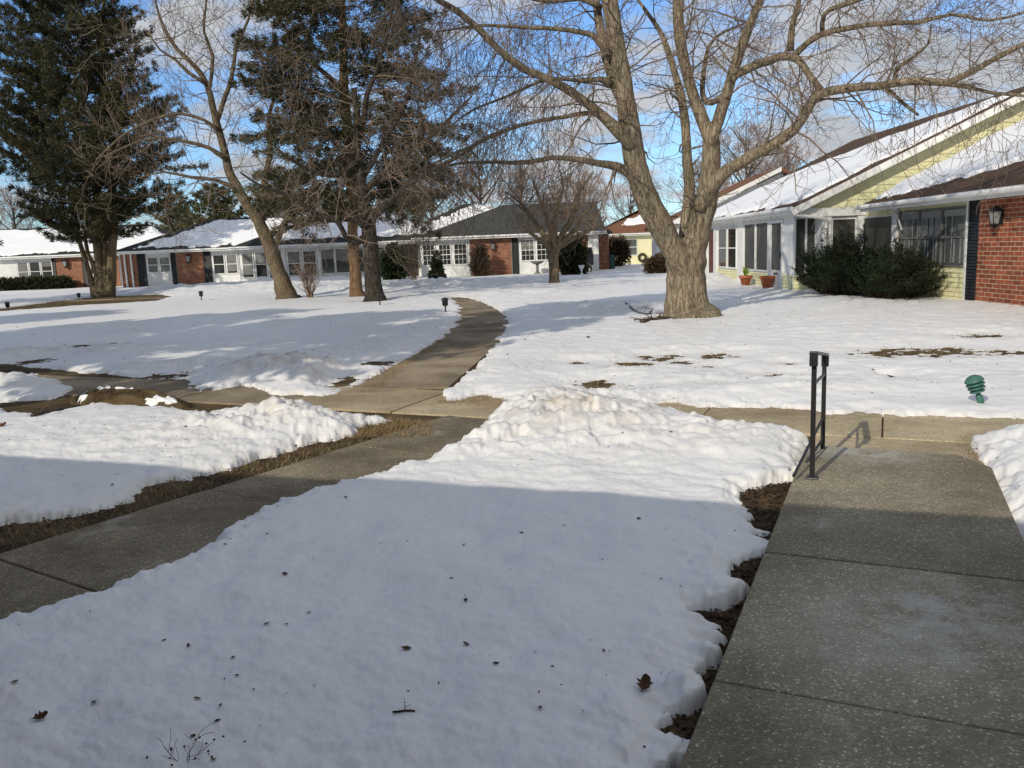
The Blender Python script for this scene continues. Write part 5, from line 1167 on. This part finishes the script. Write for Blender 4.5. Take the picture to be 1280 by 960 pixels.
mb = MB(); mb.tube([Vector((0.2*math.cos(a), 0.1, 0.2+0.2*math.sin(a))) for a in np.linspace(0, 6.283, 16)], [0.045]*16, 6); mb.build('wheel', M['black'], T, True)
for s in (-1, 1):
    mb = MB(); mb.tube([Vector((0.08*s, 0.1, 0.2)), Vector((0.3*s, 0.1, 0.6)), Vector((0.33*s, 0.3, 1.7))], [0.022]*3, 5); mb.build('handle', M['black'], T, True)

# ------------------------------------------------------------------ leaves, twigs and branches lying on the snow
def curled_leaf(label, px, py, size, rz, kind='oak', group=None, z=None, up=0.6):
    x, y = gp(px, py, 0.09); z = snow_z(x, y) if z is None else z
    size *= 0.85; mb = MB(); n = 9; r = random.Random(int(px*7+py)); L, Rr = [], []
    for i in range(n+1):
        t = i/n; wd = size*0.34*math.sin(math.pi*min(1, t*0.97+0.03))**0.8*(1+(0.35*math.cos(t*22) if kind == 'oak' else 0.05*math.cos(t*9)))
        c = Vector((size*(t-0.5), 0.02*size*math.sin(t*6), size*0.30*up*(t-0.4)**2*4))
        L.append(c+Vector((0, wd, wd*up*0.9))); Rr.append(c+Vector((0, -wd, wd*up*0.6)))
        L[-1] = L[-1]+Vector((0, 0, r.uniform(-.02, .05)*size))
        if i: 
            m0 = Vector((size*((i-1)/n-0.5), 0.02*size*math.sin((i-1)/n*6), size*0.30*up*((i-1)/n-0.4)**2*4))
            mb.poly([m0, c, L[-1], L[-2]]); mb.poly([c, m0, Rr[-2], Rr[-1]])
    mb.tube([Vector((-size*0.5, 0, size*0.3*up*0.64)), Vector((-size*0.72, 0.03*size, size*0.25))], [size*0.018]*2, 4)
    o = mb.build('fallen_leaf', M['leaf'], None); o.location = (x, y, z+0.004); o.rotation_euler = (r.uniform(-.25, .25), r.uniform(-.25, .25), rz)
    return tag(o, label, 'leaf', group)
curled_leaf('large curled brown oak leaf on the shaded snow near the walkway', 806, 848, 0.085, 1.2, up=0.9)
curled_leaf('long dark leaf flat on the snow in the middle of the foreground', 508, 807, 0.045, 0.2, 'plain', up=0.25)
curled_leaf('reddish curled leaf standing at the lower left corner of the snow', 50, 897, 0.055, 0.9, up=0.9)
curled_leaf('tiny dark leaf high on the shaded foreground snow', 580, 677, 0.022, 0.4, 'plain')
curled_leaf('small dark upright leaf above the two leaf cluster', 582, 749, 0.03, 1.4, up=0.9); curled_leaf('small dark leaf with stalk below the upright leaf', 582, 800, 0.036, 2.6)
for px, py, s in [(235, 802, 0.026), (205, 799, 0.024), (296, 843, 0.024), (291, 820, 0.022), (246, 871, 0.03), (276, 884, 0.022), (117, 877, 0.032), (19, 857, 0.03), (241, 920, 0.026), (266, 951, 0.02), (333, 777, 0.03), (358, 777, 0.02), (385, 758, 0.022), (356, 716, 0.035), (620, 829, 0.03), (675, 880, 0.026), (432, 620, 0.03), (705, 655, 0.022), (140, 603, 0.035)]:
    curled_leaf('small dark leaf scrap lying on the shaded foreground snow', px, py, s, px*0.37, 'plain', 'dark leaf scraps on the foreground snow', up=0.5)
for px, py, s, lab in [(735, 422, 0.10, 'brown leaf on the sunny snow below the maple trunk'), (262, 527, 0.09, 'brown leaf on the lumpy snow left of the near sidewalk'), (1035, 513, 0.10, 'rust brown leaf by the handrail top at the snow edge'), (1113, 470, 0.10, 'brown leaf low on the sunny right lawn')]:
    curled_leaf(lab, px, py, s, px*0.2)
def fallen(label, pts, rad, seed, kids=4, name='fallen_branch', mat='twig', kl=0.4):
    r = random.Random(seed); P = [Vector((*gp(x, y, 0.1), 0)) for x, y in pts]
    for p, (x, y) in zip(P, pts): p.z = snow_z(p.x, p.y)+rad*0.6
    o = P[0].copy(); mb = MB(); q, ra = limb(mb, [p-o for p in P], [rad*(1-0.6*i/(len(P)-1)) for i in range(len(P))], r, 0.06, 0.3)
    PP = dict(wig=0.3, up=lambda t: -0.05, rmin=rad*0.18, kids=[0, 2, 3], kup=0.0)
    for k in range(kids):
        i = r.randrange(1, len(q)-1); sprout(mb, q[i], Vector((r.uniform(-1, 1), r.uniform(-1, 1), r.uniform(0.05, 0.5))).normalized(), kl*r.uniform(0.5, 1), ra[i]*0.5, r, 1, PP)
    ob = mb.build(name, M[mat], None, True); ob.location = o; return tag(ob, label, 'branch')
fallen('fallen dead branch lying at the left foot of the maple', [(802, 402), (815, 399), (830, 397), (838, 393)], 0.05, 1, 5, mat='twigs_dark')
fallen('thin fallen twig on the snow left of the maple foot', [(782, 385), (800, 391), (830, 389)], 0.018, 2, 3, mat='twigs_dark')
fallen('thin twig lying on the snow low in the right foreground', [(490, 880), (505, 880), (518, 881)], 0.004, 3, 2, kl=0.05)
fallen('long dark bent stick curving along the left snow edge by the cross walk', [(40, 520), (62, 510), (84, 500), (104, 496)], 0.022, 4, 4, mat='twigs_dark', kl=0.2)
x, y = gp(160, 506, 0.0); T = thing('grass_mound', 'low dark mound of matted dead grass with snow on it beside the left cross walk', 'grass mound', (x, y, 0)); r = random.Random(6); mb = MB(); gm = MB()
AX, AY = 0.95, 0.24; ca, sa = 0.91, -0.415
xs, ys = np.meshgrid(np.linspace(-1.15, 1.15, 60), np.linspace(-1.15, 1.15, 34)); q2 = np.hypot(xs, ys)
hz = np.where(q2 < 1, (1-q2**2)**0.6*0.17, -0.03)*(1+0.35*fbm(xs*3, ys*2, 7, 3)); hz = np.where(q2 < 1, hz, -0.03)
wx_, wy_ = xs*AX*ca-ys*AY*sa, xs*AX*sa+ys*AY*ca
grid_mesh('turf', wx_, wy_, hz, q2 < 1.0, M['ground'], T)
for k in range(2600):
    u, v_ = r.uniform(-1, 1), r.uniform(-1, 1); q_ = math.hypot(u, v_)
    if q_ > 1: continue
    px_, py_ = u*AX*ca-v_*AY*sa, u*AX*sa+v_*AY*ca; z_ = 0.165*(1-q_*q_)**0.6
    a_ = r.uniform(0, 6.28); l_ = r.uniform(0.03, 0.09); gm.poly([(px_, py_, z_), (px_+0.005, py_+0.003, z_), (px_+l_*math.cos(a_), py_+l_*math.sin(a_)-0.02, z_+r.uniform(-0.03, 0.04))])
gm.build('grass', M['brownshrub'], T)
sn = np.where(fbm(xs*2.2+4, ys*1.3, 33, 3) > 0.34, hz+0.02, hz-0.02); grid_mesh('snow_cap', wx_, wy_, np.where(q2 < 0.95, sn, -0.03), (fbm(xs*2.2+4, ys*1.3, 33, 3) > 0.34) & (q2 < 0.95), M['roof_snow'], T)
r = random.Random(9); x, y = gp(232, 955, 0.08); T = thing('dead_weed', 'dead branching weed stalk with seed heads poking through the snow at the bottom edge', 'weed', (x, y, snow_z(x, y)-0.01)); mb = MB(); hd = MB()
PP = dict(wig=0.35, up=lambda t: 0.05, rmin=0.0008, kids=[0, 3, 3], kup=0.2)
for k in range(5):
    a = r.uniform(0, 6.28); d = Vector((math.cos(a), math.sin(a), 0.55)).normalized(); sprout(mb, Vector((0, 0, 0)), d, r.uniform(0.07, 0.12), 0.0016, r, 1, PP)
    for j in range(3):
        e = d*r.uniform(0.05, 0.12)+rvec(r)*0.02; hd.lathe([(0.0, -0.004), (0.004, -0.001), (0.004, 0.002), (0.0, 0.005)], e.x, e.y, max(0.01, e.z), 6)
mb.build('stems', M['twig'], T, True); hd.build('seed_heads', M['leaf'], T, True)
mb = MB(); r = random.Random(4)
x, y = gp(2, 531, 0.1); curled_leaf('pale yellow leaf on the lumpy snow at the left picture edge', 3, 531, 0.10, 1.0)

# fine litter and grit frozen into the old snow: nobody could count it
q = np.random.default_rng(77); n_ = 5200
ra_ = np.concatenate([np.exp(q.uniform(math.log(1.5), math.log(6.5), 900)), np.exp(q.uniform(math.log(6), math.log(26), n_-900))]); ta_ = np.radians(q.uniform(-40, 40, n_))
gx, gy = ra_*np.sin(ta_), ra_*np.cos(ta_); cl_ = fbm(gx*0.8, gy*0.8, 140, 3)+0.5*q.random(n_)
dg, zg, tg = snow_field(gx[None], gy[None]); mb = MB(); r = random.Random(8)
for x, y, dv, z, c_, t_, R0 in zip(gx, gy, dg[0], zg[0], cl_, tg[0], ra_):
    if dv < 0.02 or c_+t_ < 0.38: continue
    a = r.uniform(0, 6.28); s_ = r.uniform(0.002, 0.006)*(1+R0*0.16)*(1 if r.random() < 0.9 else 1.8); k_ = r.uniform(0.2, 0.6); c0, q0 = math.cos(a)*s_, math.sin(a)*s_; z += 0.003
    mb.poly([(x-c0, y-q0, z), (x+q0*k_, y-c0*k_, z+s_*0.4), (x+c0, y+q0, z+s_*0.2), (x-q0*k_, y+c0*k_, z)])
tag(mb.build('snow_litter', M['litter']), kind='stuff')

# ------------------------------------------------------------------ sky, sun, camera
W_ = bpy.data.worlds.new('World'); S.world = W_; W_.use_nodes = True; nt = W_.node_tree; bg = nt.nodes['Background']
sky = N(nt, 'ShaderNodeTexSky', sky_type='NISHITA'); sky.sun_disc = False; sky.sun_elevation = EL; sky.sun_rotation = R_(215); sky.air_density = 1.0; sky.dust_density = 0.6; sky.ozone_density = 1.6
SKY = 0.182; bg.inputs['Strength'].default_value = SKY
tc = N(nt, 'ShaderNodeTexCoord'); sx = N(nt, 'ShaderNodeSeparateXYZ'); nt.links.new(tc.outputs['Generated'], sx.inputs[0])
def mth(op, a, b_=None, c=None):
    n = N(nt, 'ShaderNodeMath', operation=op)
    for i, v in enumerate((a, b_, c)):
        if v is None: continue
        if isinstance(v, (int, float)): n.inputs[i].default_value = v
        else: nt.links.new(v, n.inputs[i])
    return n.outputs[0]
zc = mth('ADD', mth('MAXIMUM', sx.outputs[2], 0.0), 0.22)
cb = N(nt, 'ShaderNodeCombineXYZ'); nt.links.new(mth('DIVIDE', sx.outputs[0], zc), cb.inputs[0]); nt.links.new(mth('DIVIDE', sx.outputs[1], zc), cb.inputs[1]); cb.inputs[2].default_value = 3.7
n1 = noise(nt, cb.outputs[0], 1.9, 8, 0.62); n2 = noise(nt, cb.outputs[0], 3.2, 5, 0.6)
# more cloud towards the right of the view, clear at the left; extra cloud added behind the camera to keep the shade neutral
bias = mth('ADD', mth('MULTIPLY_ADD', sx.outputs[0], 0.12, 0.075), mth('MULTIPLY', sx.outputs[1], -0.10))
mask = ramp(nt, mth('ADD', n1, bias), [(0.44, (0, 0, 0)), (0.56, (1, 1, 1))])
shade = ramp(nt, n2, [(0.25, (2.1, 2.3, 2.6)), (0.75, (3.5, 3.6, 3.8))])
SM = mixc(nt, 1.0, sky.outputs[0], (0.52, 0.71, 0.95), 'MULTIPLY')
nt.links.new(mixc(nt, mask, SM, shade), bg.inputs['Color'])
L = bpy.data.lights.new('sun', 'SUN'); L.energy = 3.5; L.angle = R_(0.53); L.color = (1.0, 0.91, 0.76)
lo = bpy.data.objects.new('sun', L); COL.objects.link(lo)
dv = Vector((math.sin(AZ)*math.cos(EL), math.cos(AZ)*math.cos(EL), -math.sin(EL))); lo.rotation_euler = dv.to_track_quat('-Z', 'Y').to_euler(); lo.location = (-10, -16, 14)
C = bpy.data.cameras.new('camera'); co = bpy.data.objects.new('camera', C); COL.objects.link(co); S.camera = co
C.sensor_width = 36; C.lens = 36*F_PX/1280; C.clip_end = 5000; C.clip_start = 0.05
co.matrix_world = Matrix(((VR.x, VU.x, -VF.x, 0), (VR.y, VU.y, -VF.y, 0), (VR.z, VU.z, -VF.z, CAM_H), (0, 0, 0, 1)))
S.view_settings.view_transform = 'Standard'; S.view_settings.look = 'None'; S.view_settings.exposure = 0; S.view_settings.gamma = 1
